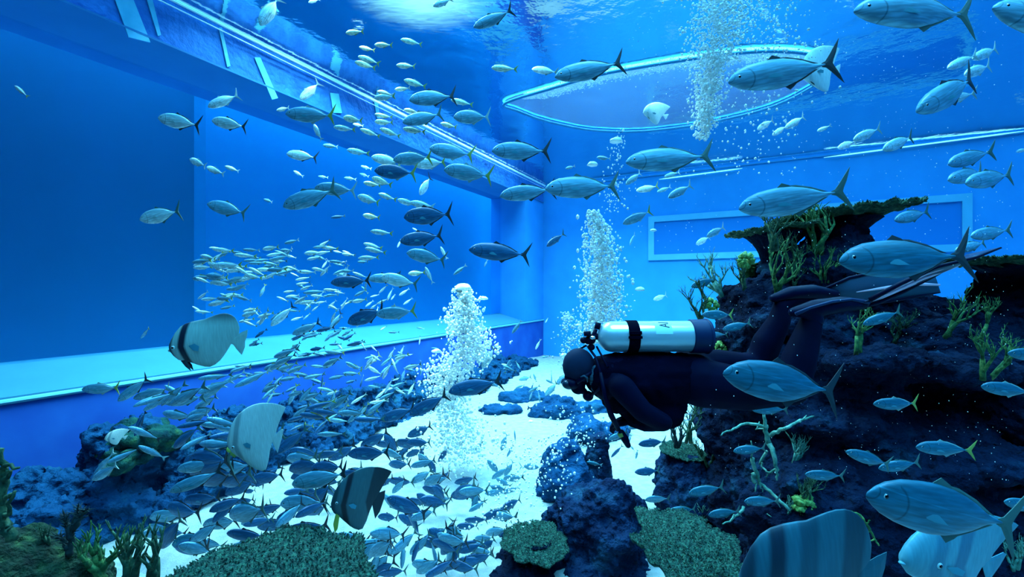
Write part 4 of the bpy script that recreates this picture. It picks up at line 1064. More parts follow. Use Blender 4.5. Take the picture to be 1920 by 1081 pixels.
def auto_labels():
    marks = [r for r in FISH_RECORDS if r.get('short')]
    look = {'y': 'yellow-white', 'p': 'pale', 'm': 'grey', 'd': 'dark', 't': 'teal'}
    seen = {}
    for r in [q for q in FISH_RECORDS if not q['label']]:
        best = min(marks, key=lambda q: math.hypot(q['x'] - r['x'], (q['y'] - r['y'])))
        dx, dy = r['x'] - best['x'], r['y'] - best['y']
        if abs(dx) > 1.6 * abs(dy): rel = 'right of' if dx > 0 else 'left of'
        elif abs(dy) > 1.6 * abs(dx): rel = 'below' if dy > 0 else 'above'
        else: rel = ('below' if dy > 0 else 'above') + (' and right of' if dx > 0 else ' and left of')
        seen.setdefault((rel, best['short']), []).append((math.hypot(dx, dy), r))
    ordn = ['', 'second ', 'third ', 'fourth ', 'fifth ', 'sixth ', 'seventh ', 'eighth ', 'ninth ', 'tenth ', 'eleventh ', 'twelfth ']
    for (rel, short), lst in seen.items():
        lst.sort(key=lambda a: a[0])
        for k, (d, r) in enumerate(lst):
            size = 'tiny' if r['L'] < 26 else 'small'
            r['label'] = (('%s%s fish ' % (size + ' ', look[r['skin']])) + ('' if len(lst) == 1 else (ordn[k] + 'nearest ').replace('  ', ' ')) + rel + ' ' + short)
            if len(lst) > 1 and k == 0: r['label'] = '%s %s fish nearest %s %s' % (size, look[r['skin']], rel, short)
            r['o']['label'] = r['label']
auto_labels()

# shoals: nothing tells their members apart
CLOUDS = [
 # cx, cy, rx, ry, n, Lmin, Lmax, tail angle mean, spread, kind, skins, fins, label, group
 (455, 500, 100, 42, 42, 26, 40, 4, 14, 'S', 'pm', 'yp', 'slim pale fish in the left half of the small-fish shoal beneath the window', 'small-fish shoal, left half'),
 (590, 505, 95, 52, 46, 20, 33, 8, 22, 'S', 'pm', 'pg', 'slim pale fish in the right half of the small-fish shoal beneath the window', 'small-fish shoal, right half'),
 (475, 572, 110, 38, 26, 24, 36, 14, 20, 'S', 'pm', 'yp', 'slim pale fish in the lower left part of the small-fish shoal', 'small-fish shoal, lower left part'),
 (650, 572, 105, 45, 32, 18, 28, 30, 35, 'S', 'pm', 'yp', 'tiny slim fish in the loose lower right part of the small-fish shoal', 'small-fish shoal, lower right part'),
 (575, 640, 110, 26, 26, 22, 34, 20, 25, 'S', 'dm', 'gk', 'small dark fish passing in front of the pale window ledge', 'fish in front of the ledge'),
 (740, 640, 110, 30, 12, 14, 22, 40, 50, 'S', 'pm', 'pg', 'very small far fish along the right part of the pale ledge', 'far fish along the ledge'),
 (390, 745, 120, 48, 15, 50, 80, 18, 20, 'L', 'mm', 'gp', 'grey-green fish of the crowded shoal under the banded batfish', 'crowded shoal under the ledge, left part'),
 (560, 700, 125, 46, 36, 28, 48, 22, 28, 'L', 'mm', 'gy', 'grey-green fish of the crowded shoal under the middle of the ledge', 'crowded shoal under the ledge, middle part'),
 (705, 715, 95, 55, 34, 22, 38, 25, 40, 'L', 'mp', 'gp', 'small grey-green fish of the crowded shoal left of the bubble cloud', 'crowded shoal under the ledge, right part'),
 (300, 835, 160, 50, 14, 50, 80, 18, 22, 'L', 'mmd', 'gpk', 'blurred blue-green fish over the left reef rocks', 'fish over the left reef rocks'),
 (470, 850, 110, 55, 12, 55, 85, 20, 18, 'T', 'md', 'gk', 'blue-green fish around the lower white batfish', 'fish around the lower white batfish'),
 (620, 770, 95, 45, 28, 32, 60, 22, 28, 'L', 'md', 'gy', 'grey-blue fish right of the lower white batfish, above the sand edge', 'fish above the sand edge'),
 (560, 905, 150, 62, 26, 48, 72, 12, 22, 'T', 'dd', 'kg', 'dark blue fish over the sand left of the dark batfish', 'fish over the sand, left'),
 (770, 885, 90, 68, 22, 30, 52, 18, 35, 'T', 'dm', 'kg', 'dark blue fish over the bright sand right of the dark batfish', 'fish over the bright sand'),
 (865, 975, 115, 62, 36, 36, 60, 12, 32, 'T', 'dm', 'gg', 'dark fish of the dense crowd near the sand, left of the bottom centre rocks', 'dense crowd near the sand'),
 (790, 1035, 120, 42, 34, 46, 70, 12, 40, 'T', 'dm', 'kg', 'dark fish of the crowd right of the big flat coral', 'crowd beside the flat coral'),
 (420, 985, 150, 48, 22, 55, 78, 12, 18, 'T', 'dm', 'kg', 'dark teal fish over the sand above the left part of the flat coral', 'fish over the lower left sand'),
 (945, 870, 60, 62, 14, 26, 42, 30, 60, 'T', 'mm', 'gp', 'blue fish behind the stray bubbles left of the knobbly rock', 'fish behind the stray bubbles'),
 (985, 700, 70, 45, 12, 16, 28, 40, 60, 'S', 'mm', 'gp', 'far small fish over the far sand left of the diver', 'far fish over the far sand')]
NAME_OF = {'S': 'fusilier', 'L': 'slim_trevally', 'T': 'trevally'}
for cx, cy, rx, ry, n, l0, l1, am, asd, kd, skins, fins, lab, grp in CLOUDS:
    k = 0
    while k < n:
        a = R.uniform(0, 2 * PI); q = math.sqrt(R.random())
        x, y = cx + rx * q * math.cos(a), cy + ry * q * math.sin(a)
        # the crowd follows the slope of the ledge
        if kd == 'L': y -= (x - cx) * .12
        L = R.uniform(l0, l1); g = math.radians(R.gauss(am, asd))
        dx, dy = math.cos(g) * L / 2, -math.sin(g) * L / 2
        yw = R.uniform(-35, 35)
        rl = {'S': .22, 'L': .32, 'T': .36}[kd] * R.uniform(.85, 1.15)
        rl = max(rl, 3.5 * L / F / math.cos(math.radians(yw)))
        c = math.cos(math.radians(yw))
        fish(x - dx, y - dy, x + dx, y + dy, kd, R.choice(skins), R.choice(fins), yw, R.uniform(.9, 1.15), lab, bend=R.choice((-.25, 0, .25)), lod=1, group=grp, real=rl)
        k += 1

# ------------------------------------------------------------------ batfish
def bat_skin(name, base, dark, bands, snout=None, rim=.0):
    """bands: (start, end, strength) along the fish, 0 nose - 1 tail"""
    m = mat(name, base, .5, .1)
    b = m.node_tree.nodes['Principled BSDF']
    tc = nd(m, 'ShaderNodeTexCoord'); sx = nd(m, 'ShaderNodeSeparateXYZ'); lk(m, tc.outputs['Object'], sx.inputs[0])
    nt = nd(m, 'ShaderNodeTexNoise'); nt.inputs['Scale'].default_value = 3; lk(m, tc.outputs['Object'], nt.inputs['Vector'])
    a = nd(m, 'ShaderNodeMath', operation='MULTIPLY_ADD'); lk(m, nt.outputs['Fac'], a.inputs[0]); a.inputs[1].default_value = .03; lk(m, sx.outputs['X'], a.inputs[2])
    # bands lean back a little with height
    z2 = nd(m, 'ShaderNodeMath', operation='ABSOLUTE'); lk(m, sx.outputs['Z'], z2.inputs[0])
    c = nd(m, 'ShaderNodeMath', operation='MULTIPLY_ADD'); lk(m, z2.outputs[0], c.inputs[0]); c.inputs[1].default_value = -.22; lk(m, a.outputs[0], c.inputs[2])
    d = nd(m, 'ShaderNodeMath', operation='ADD'); lk(m, c.outputs[0], d.inputs[0]); d.inputs[1].default_value = .485
    cr = nd(m, 'ShaderNodeValToRGB'); el = cr.color_ramp.elements
    stops = [(0, base if snout is None else snout)]
    for s0, s1, st in bands:
        mixc = [x * (1 - st) + y * st for x, y in zip(base, dark)]
        stops += [(max(s0 - .02, 0.001), base), (s0 + .01, mixc), (s1 - .01, mixc), (s1 + .025, base)]
    el[0].position = 0; el[0].color = (*stops[0][1], 1)
    el[1].position = stops[-1][0]; el[1].color = (*stops[-1][1], 1)
    for p, cc in stops[1:-1]:
        e = el.new(p); e.color = (*cc, 1)
    lk(m, d.outputs[0], cr.inputs['Fac'])
    xs = nd(m, 'ShaderNodeMath', operation='MULTIPLY'); lk(m, sx.outputs['X'], xs.inputs[0]); xs.inputs[1].default_value = .35
    cb = nd(m, 'ShaderNodeCombineXYZ'); lk(m, xs.outputs[0], cb.inputs[0]); lk(m, sx.outputs['Z'], cb.inputs[1])
    ln = nd(m, 'ShaderNodeVectorMath', operation='LENGTH'); lk(m, cb.outputs[0], ln.inputs[0])
    g = nd(m, 'ShaderNodeMapRange'); g.inputs['From Min'].default_value = .20; g.inputs['From Max'].default_value = .36; g.inputs['To Max'].default_value = rim; g.interpolation_type = 'SMOOTHSTEP'
    lk(m, ln.outputs['Value'], g.inputs['Value'])
    # fine rays running into the tall fins
    rc = coords(m, 'Object', (26, 1, 3)); rn = nd(m, 'ShaderNodeTexNoise'); rn.inputs['Scale'].default_value = 2.2; lk(m, rc, rn.inputs['Vector'])
    rr = nd(m, 'ShaderNodeMapRange'); rr.inputs['From Min'].default_value = .35; rr.inputs['From Max'].default_value = .68; rr.inputs['To Min'].default_value = .90; rr.inputs['To Max'].default_value = 1.08; lk(m, rn.outputs['Fac'], rr.inputs['Value'])
    mx = nd(m, 'ShaderNodeMixRGB'); lk(m, g.outputs[0], mx.inputs['Fac']); lk(m, cr.outputs['Color'], mx.inputs['Color1']); mx.inputs['Color2'].default_value = (*dark, 1)
    sc2 = nd(m, 'ShaderNodeVectorMath', operation='SCALE'); lk(m, mx.outputs[0], sc2.inputs[0]); lk(m, rr.outputs[0], sc2.inputs['Scale'])
    lk(m, sc2.outputs[0], b.inputs['Base Color'])
    return m

BAT_A = [(0, .0, 0, 0), (.02, .06, -.06, .03), (.05, .11, -.11, .045), (.10, .18, -.16, .06), (.17, .245, -.18, .072), (.24, .275, -.205, .078), (.32, .29, -.245, .078), (.41, .298, -.28, .07), (.47, .30, -.292, .062),
         (.54, .318, -.27, .052), (.61, .335, -.225, .042), (.67, .345, -.165, .034), (.73, .345, -.09, .026), (.77, .335, -.035, .020), (.81, .315, -.015, .014), (.85, .28, .03, .009), (.88, .22, .08, .006), (.893, .15, .15, 0)]
BAT_B = [(0, .02, .02, 0), (.02, .13, -.08, .04), (.06, .24, -.15, .055), (.11, .33, -.19, .068), (.18, .42, -.25, .078), (.26, .49, -.33, .08), (.34, .54, -.41, .074), (.42, .575, -.47, .064), (.50, .60, -.505, .054), (.57, .61, -.49, .044),
         (.63, .612, -.36, .036), (.68, .61, -.19, .03), (.73, .60, -.06, .024), (.78, .595, -.02, .016), (.83, .585, .12, .010), (.89, .565, .24, .008), (.95, .54, .34, .006), (1.01, .51, .43, .004), (1.04, .485, .485, 0)]

def batfish(prof, skin, hx, hy, tx, ty, real, label, zf=1.0, yaw=0, tail=None, pelvic=None, pelvic_mat=None, roll=0, eye=(.13, .03), tailmat=None, s=None, lips=None):
    Lp = math.hypot(tx - hx, ty - hy)
    s = s or F * real * math.cos(math.radians(yaw)) / Lp
    real = s * Lp / F / math.cos(math.radians(yaw))
    ds = real * math.sin(math.radians(yaw))
    a, b = at(hx, hy, s - ds / 2), at(tx, ty, s + ds / 2)
    X = (b - a); L = X.length; X.normalize()
    Y = Vector((0, 0, 1)).cross(X).normalized(); Z = X.cross(Y)
    bm = bmesh.new(); body_rings(bm, prof, 28, 0, p=1.35, fine=3)
    o = obj('batfish', bm, skin, smooth=True)
    o.matrix_world = Matrix.Translation((a + b) / 2) @ Matrix((X, Y, Z)).transposed().to_4x4() @ Matrix.Rotation(math.radians(roll), 4, 'X') @ Matrix.Diagonal((L, L, L * zf, 1))
    bm = bmesh.new(); plate(bm, tail or [(.24, .035), (.32, .05), (.42, .09), (.49, .11), (.47, .03), (.44, -.03), (.43, -.10), (.38, -.19), (.33, -.12), (.29, -.05), (.24, -.03)], .016)
    obj('tail_fin', bm, tailmat or skin, o)
    for sg in (-1, 1):
        bm = bmesh.new(); plate(bm, pelvic or [(-.36, -.17), (-.30, -.17), (-.26, -.24), (-.25, -.31), (-.31, -.25)], .012)
        for v in bm.verts: v.co.y += sg * .022
        obj('pelvic_fin', bm, pelvic_mat or FIN['k'], o)
        bm = bmesh.new(); plate(bm, [(-.20, .0), (-.12, .02), (-.06, -.02), (-.08, -.08), (-.15, -.06)], .006)
        for v in bm.verts: v.co.y = sg * (.078 + (v.co.x + .2) * .15) + v.co.y * .5
        obj('pectoral_fin', bm, FIN['q'], o)
        bm = bmesh.new()
        g = bmesh.ops.create_uvsphere(bm, u_segments=18, v_segments=10, radius=.024)
        g2 = bmesh.ops.create_uvsphere(bm, u_segments=14, v_segments=8, radius=.015)
        for v in g2['verts']: v.co.y += sg * .0155
        for v in g2['verts']:
            for f in v.link_faces: f.material_index = 1
        w = 0
        for k in range(len(prof) - 1):
            if prof[k][0] <= eye[0] <= prof[k + 1][0]: w = prof[k + 1][3]
        for v in bm.verts: v.co = Vector((v.co.x, v.co.y * .6, v.co.z / zf)) + Vector((eye[0] - .5, sg * w * .93, eye[1]))
        obj('eye', bm, [M_eye, M_pupil], o, smooth=True)
    # mouth
    bm = bmesh.new(); g = bmesh.ops.create_uvsphere(bm, u_segments=16, v_segments=8, radius=.03)
    for v in g['verts']: v.co = Vector((v.co.x * .9 - .488, v.co.y * .8, v.co.z * .7 - .03))
    if lips:
        for v in bm.verts: v.co = Vector(((v.co.x + .488) * 2.0 - .475, v.co.y * 1.7, (v.co.z + .03) * 2.6 - .075))
    obj('lips', bm, lips or skin, o, smooth=True)
    tag(o, label, 'fish')
    return o

SK1 = bat_skin('banded_batfish_skin', (.34, .50, .44), (.004, .012, .03), [(.00, .05, .9), (.155, .235, 1), ], None, .85)
SK2 = bat_skin('pale_batfish_skin', (.58, .68, .62), (.02, .08, .12), [(.0, .035, .5), (.13, .20, .55)], None)
SK3 = bat_skin('dark_batfish_skin', (.035, .10, .11), (.002, .005, .012), [(.0, .06, .6), (.17, .25, 1), (.6, .98, .85)], None)
SK4 = bat_skin('striped_batfish_skin', (.015, .12, .16), (.001, .016, .035), [(.0, .07, .8), (.16, .25, .95), (.36, .47, .5), (.66, .80, .7)], None)
SK5 = bat_skin('face_batfish_skin', (.08, .30, .36), (.02, .12, .20), [(.16, .26, .55), (.38, .50, .8), (.80, .95, .3)], None)
SKW = bat_skin('white_batfish_skin', (.72, .82, .80), (.3, .5, .5), [(.1, .16, .4)], None)
batfish(BAT_A, SK1, 317, 652, 468, 634, .40, 'black-banded batfish with yellowish face in front of the left end of the pale ledge', 1.0, 0, eye=(.10, .0))
batfish(BAT_B, SK2, 427, 834, 539, 818, .36, 'white kite-shaped batfish with a yellow snout at the lower left', 1.0, 0,
        tail=[(.22, .03), (.30, .06), (.42, .14), (.45, .12), (.40, -.02), (.30, -.24), (.27, -.16), (.24, -.05)], pelvic=[(-.44, -.10), (-.38, -.18), (-.40, -.22), (-.47, -.16)], pelvic_mat=FIN['y'], eye=(.13, -.03), lips=mat('yellow_snout', (.60, .66, .10), .5))
batfish(BAT_B, SK3, 620, 946, 728, 934, .34, 'nearly black tall batfish over the sand above the big flat coral', 1.02, 18,
        tail=[(.20, .0), (.30, .12), (.44, .16), (.43, .02), (.36, -.22), (.28, -.34), (.24, -.18)], pelvic=[(-.40, -.14), (-.34, -.20), (-.36, -.42), (-.41, -.50), (-.44, -.34)], pelvic_mat=mat('yellow_black_fin', (.30, .34, .03), .5), eye=(.10, .05))
batfish(BAT_A, SK4, 1384, 1092, 1668, 1074, .42, 'huge striped batfish rising from the bottom edge beside the plate coral', 1.28, 0, eye=(.09, .0))
batfish(BAT_B, SK5, 1690, 1050, 1895, 1056, .40, 'striped batfish face with a big dark eye at the bottom right, under the largest trevally', .62, 10, eye=(.24, .02), s=1.62,
        tail=[(.22, .03), (.30, .06), (.42, .14), (.45, .12), (.40, -.02), (.30, -.24), (.27, -.16), (.24, -.05)])
batfish(BAT_B, SKW, 1502, 140, 1578, 128, .45, 'white batfish far behind the tail of a grey trevally, upper right', .8, 15, eye=(.13, 0))
batfish(BAT_B, SKW, 1206, 210, 1254, 218, .5, 'faint white batfish shape inside the oval reflection', .7, 15, eye=(.13, 0), s=7.9)
batfish(BAT_B, SK2, 196, 822, 240, 818, .35, 'small white batfish partly over the reef rocks at the left', .8, 25, eye=(.13, 0), s=5.2)

# ------------------------------------------------------------------ oval ring made up for a reflection at the surface, seen from below
OUT = [(945, 199), (960, 188), (1030, 167), (1120, 141), (1200, 126), (1300, 110), (1400, 98), (1480, 97), (1540, 108), (1555, 130), (1520, 165), (1440, 203), (1330, 230), (1250, 242), (1180, 247), (1100, 243), (1020, 226), (970, 208)]
ZR = 4.43
pl = [at(x, y, 1) * (ZR * F / (540.5 - y)) for x, y in OUT]
def smooth_loop(P, sub=6):
    n = len(P); out = []
    for i in range(n):
        p0, p1, p2, p3 = P[i - 1], P[i], P[(i + 1) % n], P[(i + 2) % n]
        for k in range(sub):
            t = k / sub
            out.append(.5 * ((2 * p1) + (p2 - p0) * t + (2 * p0 - 5 * p1 + 4 * p2 - p3) * t * t + (3 * p1 - p0 - 3 * p2 + p3) * t ** 3))
    return out
pl = smooth_loop(pl)
cen = sum(pl, Vector()) / len(pl)
fr = empty('oval_reflection', cen)
tag(fr, 'large oval reflection at the water surface, shaped as a ring with a clear sheet, upper right', 'float')  # ring and sheet stand in for a reflection
M_ring = mat('pale_blue_reflection_rim', (.03, .24, .50), .8, 0, .1)
M_sheet = glass_mat('clear_reflection_sheet', (.86, .93, .97), .10, .3)
bm = bmesh.new(); tube(bm, [p - cen for p in pl] + [pl[0] - cen], .034, 10, cap=False)
obj('reflection_rim', bm, M_ring, fr, smooth=True)
bm = bmesh.new()
up = [bm.verts.new((p - cen) * .985 + Vector((0, 0, .03))) for p in pl]; dn = [bm.verts.new((p - cen) * .985 + Vector((0, 0, .0))) for p in pl]
bm.faces.new(up); bm.faces.new(dn[::-1])
for i in range(len(up)):
    j = (i + 1) % len(up); bm.faces.new((up[i], dn[i], dn[j], up[j]))
obj('reflection_sheet', bm, M_sheet, fr)
# ------------------------------------------------------------------ bubbles
M_bub = bpy.data.materials.new('air_bubble'); M_bub.use_nodes = True
_b = M_bub.node_tree.nodes['Principled BSDF']
_b.inputs['Base Color'].default_value = (1.0, 1.0, .95, 1); _b.inputs['Roughness'].default_value = .3; _b.inputs['Specular IOR Level'].default_value = .8
_o = M_bub.node_tree.nodes['Material Output']; _t = M_bub.node_tree.nodes.new('ShaderNodeBsdfTransparent'); _m = M_bub.node_tree.nodes.new('ShaderNodeMixShader'); _m.inputs[0].default_value = .86
M_bub.node_tree.links.new(_t.outputs[0], _m.inputs[1]); M_bub.node_tree.links.new(_b.outputs[0], _m.inputs[2]); M_bub.node_tree.links.new(_m.outputs[0], _o.inputs['Surface'])

ICO = None
def ico_base():
    bm = bmesh.new(); bmesh.ops.create_icosphere(bm, subdivisions=1, radius=1)
    v = [x.co.copy() for x in bm.verts]; f = [tuple(y.index for y in x.verts) for x in bm.faces]; bm.free()
    return v, f
IV, IF = ico_base()
def bubble_cloud(name, pts, label, cat='bubbles', kind='stuff'):
    verts = []; faces = []
    for p, r in pts:
        n = len(verts); e = 1 + R.uniform(-.2, .5)
        verts += [(p.x + v.x * r, p.y + v.y * r, p.z + v.z * r * e) for v in IV]
        faces += [(a + n, b + n, c + n) for a, b, c in IF]
    me = bpy.data.meshes.new(name); me.from_pydata(verts, [], faces); me.materials.append(M_bub)
    for p in me.polygons: p.use_smooth = True
    o = bpy.data.objects.new(name, me); COL.objects.link(o)
    return tag(o, label, cat, kind=kind)

# pale flecks modelled for the sparkle of light along the near rim
rg = random.Random(3)
near = [p - cen for p in smooth_loop(pl, 3) if (p.y < cen.y + .1 and p.x < 6.0)]
vs, fs = [], []
for p in near:
    for k in range(75):
        q = p * (1 - abs(rg.gauss(0, .09))) + Vector((rg.uniform(-.03, .03), rg.uniform(-.03, .03), -.01))
        r0 = rg.uniform(.004, .011); sxx = rg.uniform(1, 2.6); n = len(vs)
        vs += [(q.x + v.x * r0 * sxx, q.y + v.y * r0, q.z + v.z * r0 * .5) for v in IV]
        fs += [(x + n, y + n, z + n) for x, y, z in IF]
me = bpy.data.meshes.new('rim_sparkle'); me.from_pydata(vs, [], fs); me.materials.append(mat('sparkle_white', (.55, .66, .80), .6))
o = bpy.data.objects.new('rim_sparkle', me); COL.objects.link(o); o.parent = fr; o['kind'] = 'stuff'

def column(keys, n, s, rmin, rmax, dens=1.0):
    """keys: (px, py, half width px, weight); bubbles scattered about that line in 3D"""
    pts = []
    tot = sum((keys[i][3] + keys[i + 1][3]) * abs(keys[i + 1][1] - keys[i][1]) for i in range(len(keys) - 1))
    for i in range(len(keys) - 1):
        a, b = keys[i], keys[i + 1]
        m = int(n * (a[3] + b[3]) * abs(b[1] - a[1]) / tot)
        for _ in range(m):
            f = R.random(); w = a[2] + (b[2] - a[2]) * f
            x = a[0] + (b[0] - a[0]) * f + R.gauss(0, w * .55); y = a[1] + (b[1] - a[1]) * f + R.uniform(-2, 2)
            ss = s + R.gauss(0, w * .55) * s / F
            p = at(x, y, ss)
            if p.z < FLOOR + .1: continue
            pts.append((p, 1.15 * R.uniform(rmin, rmax) * R.uniform(.6, 1.4) * s / F))
    return pts
bubble_cloud('bubble_stream', column([(1358, -40, 62, 1.6), (1350, 60, 52, 1.5), (1335, 120, 36, 1.1), (1326, 180, 26, 1.1), (1320, 240, 18, .9), (1318, 262, 14, .3)], 3300, 5.0, 1.0, 2.3)
             + column([(1430, -30, 80, 1), (1450, 100, 80, .8), (1420, 200, 80, .5), (1400, 330, 90, .3)], 520, 4.6, .9, 2.0),
             'broad stream of white air bubbles falling apart toward the top right of centre')
bubble_cloud('bubble_stream', column([(1112, 395, 10, .6), (1122, 430, 24, 1), (1128, 480, 32, 1.2), (1130, 540, 36, 1.3), (1128, 600, 38, 1.2), (1120, 645, 34, .8)], 2500, 3.3, 1.0, 2.4)
             + column([(1165, 240, 8, .3), (1150, 330, 25, .5), (1150, 400, 32, 1)], 150, 3.2, .8, 1.7) + column([(1062, 585, 12, 1), (1072, 640, 24, 1), (1062, 690, 18, .6)], 240, 2.9, .8, 1.8),
             'tall column of exhaled bubbles rising behind the diver head')
bubble_cloud('bubble_stream', column([(866, 535, 8, .8), (872, 560, 22, 1), (868, 600, 28, 1), (890, 640, 38, 1.1), (880, 665, 46, 1.2), (842, 692, 44, 1.3), (835, 715, 42, 1.1), (835, 745, 34, .7), (860, 790, 52, .8), (868, 850, 60, .7), (862, 905, 50, .25)], 4200, 7.0, 1.0, 2.5),
             'thick white bubble cloud rising from the sand in the middle of the tank')
bubble_cloud('stray_bubbles', column([(1000, 820, 70, 1), (1000, 880, 75, 1), (960, 950, 60, .6), (930, 990, 60, .3)], 420, 4.6, .7, 1.9) + column([(1060, 760, 60, 1), (1090, 840, 40, 1)], 140, 4.2, .7, 1.6),
             'scattered stray bubbles in front of the bottom centre rocks')
bubble_cloud('floating_specks', [(at(R.uniform(1180, 1900), R.uniform(0, 470), R.uniform(3.0, 5.5)), R.uniform(.0012, .0040)) for _ in range(620)] + [(at(R.uniform(1330, 1900), R.uniform(450, 900), R.uniform(2.0, 3.6)), R.uniform(.0008, .0022)) for _ in range(420)],
             'fine drifting specks in the water of the right half')
# air caps large enough to count
CAPS = [(1111, 309, 10, 'flat bright cap bubble high above the bubble column, left of a trevally'), (1155, 265, 12, 'highest domed cap bubble above the bubble column'), (1225, 432, 6, 'small cap bubble in front of the back window frame'),
        (1200, 543, 9, 'cap bubble right of the bubble column, above the cylinder'), (1062, 595, 7, 'cap bubble highest left of the valve'), (1085, 610, 6, 'small cap bubble just above left of the valve'),
        (1058, 667, 9, 'white cap bubble touching the diver hood'), (868, 541, 16, 'big white cap at the very top of the bubble cloud'), (906, 560, 9, 'round cap at the right shoulder of the bubble cloud'),
        (818, 659, 9, 'round cap at the left elbow of the bubble cloud'), (995, 790, 5, 'lone bright bubble over the far sand')]
for x, y, r, lab in CAPS:
    s = 7.0 if x < 1000 else 3.0
    q = r * s / F
    bm = bmesh.new(); g = bmesh.ops.create_uvsphere(bm, u_segments=24, v_segments=14, radius=q)
    for v in g['verts']:
        d = v.co / q
        v.co.z = v.co.z * (.62 if d.z > 0 else .22) + q * .08 * noise.noise(d * 2 + Vector((x, 0, 0)))
        v.co *= 1 + .12 * noise.noise(d * 1.6 + Vector((x, y, 0)))
    tag(obj('cap_bubble', bm, M_bub, smooth=True, loc=at(x, y, s)), lab, 'bubble', 'large air caps')

# ------------------------------------------------------------------ the diver
SD = 2.65
def dv(px, py, dy=0.0):
    p = at(px, py, SD); p.y += dy
    return p
M_suit = noisy('black_neoprene', [(.0004, .0012, .010), (.0008, .002, .016)], 6, .8, .2, 60, spec=.05, bdist=.003)
M_vest = noisy('black_vest_fabric', [(.0003, .0006, .006), (.0006, .001, .009)], 10, .9, .3, 80, spec=.03, bdist=.004)
M_hood = noisy('dark_blue_hood', [(.004, .012, .035), (.008, .020, .05)], 8, .75, .2, 60, bdist=.003, spec=.1)
M_rub = mat('black_rubber', (.0006, .003, .020), .45, 0, .06)
M_steel = mat('chromed_brass', (.75, .8, .8), .18, .9)
M_cyl = mat('painted_silver_cylinder', (.50, .62, .66), .32, .35)
M_boot = mat('navy_rubber_boot', (.002, .018, .07), .5, 0, .2)
M_paper = mat('pale_label', (.60, .85, .88), .5)
M_ink = mat('black_ink', (.02, .02, .03), .6)
M_skinc = mat('bare_skin', (.035, .075, .11), .6, 0, .2)
M_blade = noisy('dark_blue_blade', [(.002, .010, .045), (.004, .018, .07)], 4, .35, spec=.3)
M_blade2 = noisy('grey_teal_blade', [(.015, .08, .14), (.04, .085, .14)], 3, .5, spec=.1)
M_stripe = mat('pink_white_stripe', (.85, .50, .62), .35)
M_lens = mat('mask_glass', (.004, .02, .04), .2, 0, .3)

diver = empty('diver', dv(1230, 700))
tag(diver, 'scuba diver in a black wetsuit swimming left with a silver cylinder on the back', 'person')
def dpart(name, bm, m, par=None, smooth=True, **kw):
    o = obj(name, bm, m, None, smooth=smooth)
    par = par or diver
    o.parent = par
    o.matrix_parent_inverse = (Matrix.Translation(-diver.location))
    return o
def ball(bm, c, r, sub=3):
    g = bmesh.ops.create_icosphere(bm, subdivisions=sub, radius=1)
    r = (r, r, r) if not isinstance(r, tuple) else r
    for v in g['verts']: v.co = Vector((v.co.x * r[0], v.co.y * r[1], v.co.z * r[2])) + c
def limbc(bm, pts, rs, n=7, ky=1.0):
    for i in range(len(pts) - 1):
        for k in range(n + 1):
            f = k / n; r = rs[i] * (1 - f) + rs[i + 1] * f
            ball(bm, pts[i].lerp(pts[i + 1], f), (r, r * ky, r), 2)

# body: torso, neck, head, arms and legs grown into one surface
bm = bmesh.new()
limbc(bm, [dv(1148, 708), dv(1190, 712), dv(1250, 708), dv(1305, 706)], [.150, .165, .150, .140], 6, 1.15)
limbc(bm, [dv(1150, 704), dv(1118, 700), dv(1092, 694)], [.10, .065, .07], 5)
ball(bm, dv(1086, 688), (.088, .082, .105)); ball(bm, dv(1080, 706, 0), (.070, .068, .075)); ball(bm, dv(1084, 728, 0), (.045, .048, .035))
# near arm (towards the lens) and far arm, folded under the chest
limbc(bm, [dv(1150, 712, -.19), dv(1185, 752, -.22), dv(1222, 772, -.20)], [.072, .060, .052], 8)
limbc(bm, [dv(1222, 772, -.20), dv(1196, 782, -.14), dv(1176, 782, -.08)], [.052, .042, .032], 8)
limbc(bm, [dv(1155, 712, .19), dv(1190, 745, .22), dv(1228, 765, .18)], [.072, .060, .052], 8)
limbc(bm, [dv(1228, 765, .18), dv(1205, 775, .10), dv(1188, 780, .02)], [.052, .042, .032], 8)
# near leg
limbc(bm, [dv(1305, 712, -.08), dv(1380, 722, -.10), dv(1462, 722, -.10)], [.145, .125, .090], 9)
limbc(bm, [dv(1462, 722, -.10), dv(1482, 670, -.08), dv(1504, 615, -.06), dv(1512, 590, -.06)], [.095, .094, .068, .052], 7)
limbc(bm, [dv(1512, 590, -.06), dv(1540, 578, -.06), dv(1580, 570, -.06)], [.050, .045, .032], 5)
# far leg
limbc(bm, [dv(1305, 695, .10), dv(1370, 690, .14), dv(1448, 696, .15)], [.125, .095, .080], 9)
limbc(bm, [dv(1448, 696, .15), dv(1464, 650, .15), dv(1488, 603, .14), dv(1492, 575, .14)], [.082, .088, .066, .050], 7)
limbc(bm, [dv(1490, 575, .14), dv(1520, 562, .14), dv(1560, 556, .14)], [.048, .044, .032], 5)
body = dpart('body', bm, M_suit)
bake(body, ('REMESH', dict(mode='VOXEL', voxel_size=.012)), ('SMOOTH', dict(factor=.5, iterations=6)))
for p in body.data.polygons: p.use_smooth = True

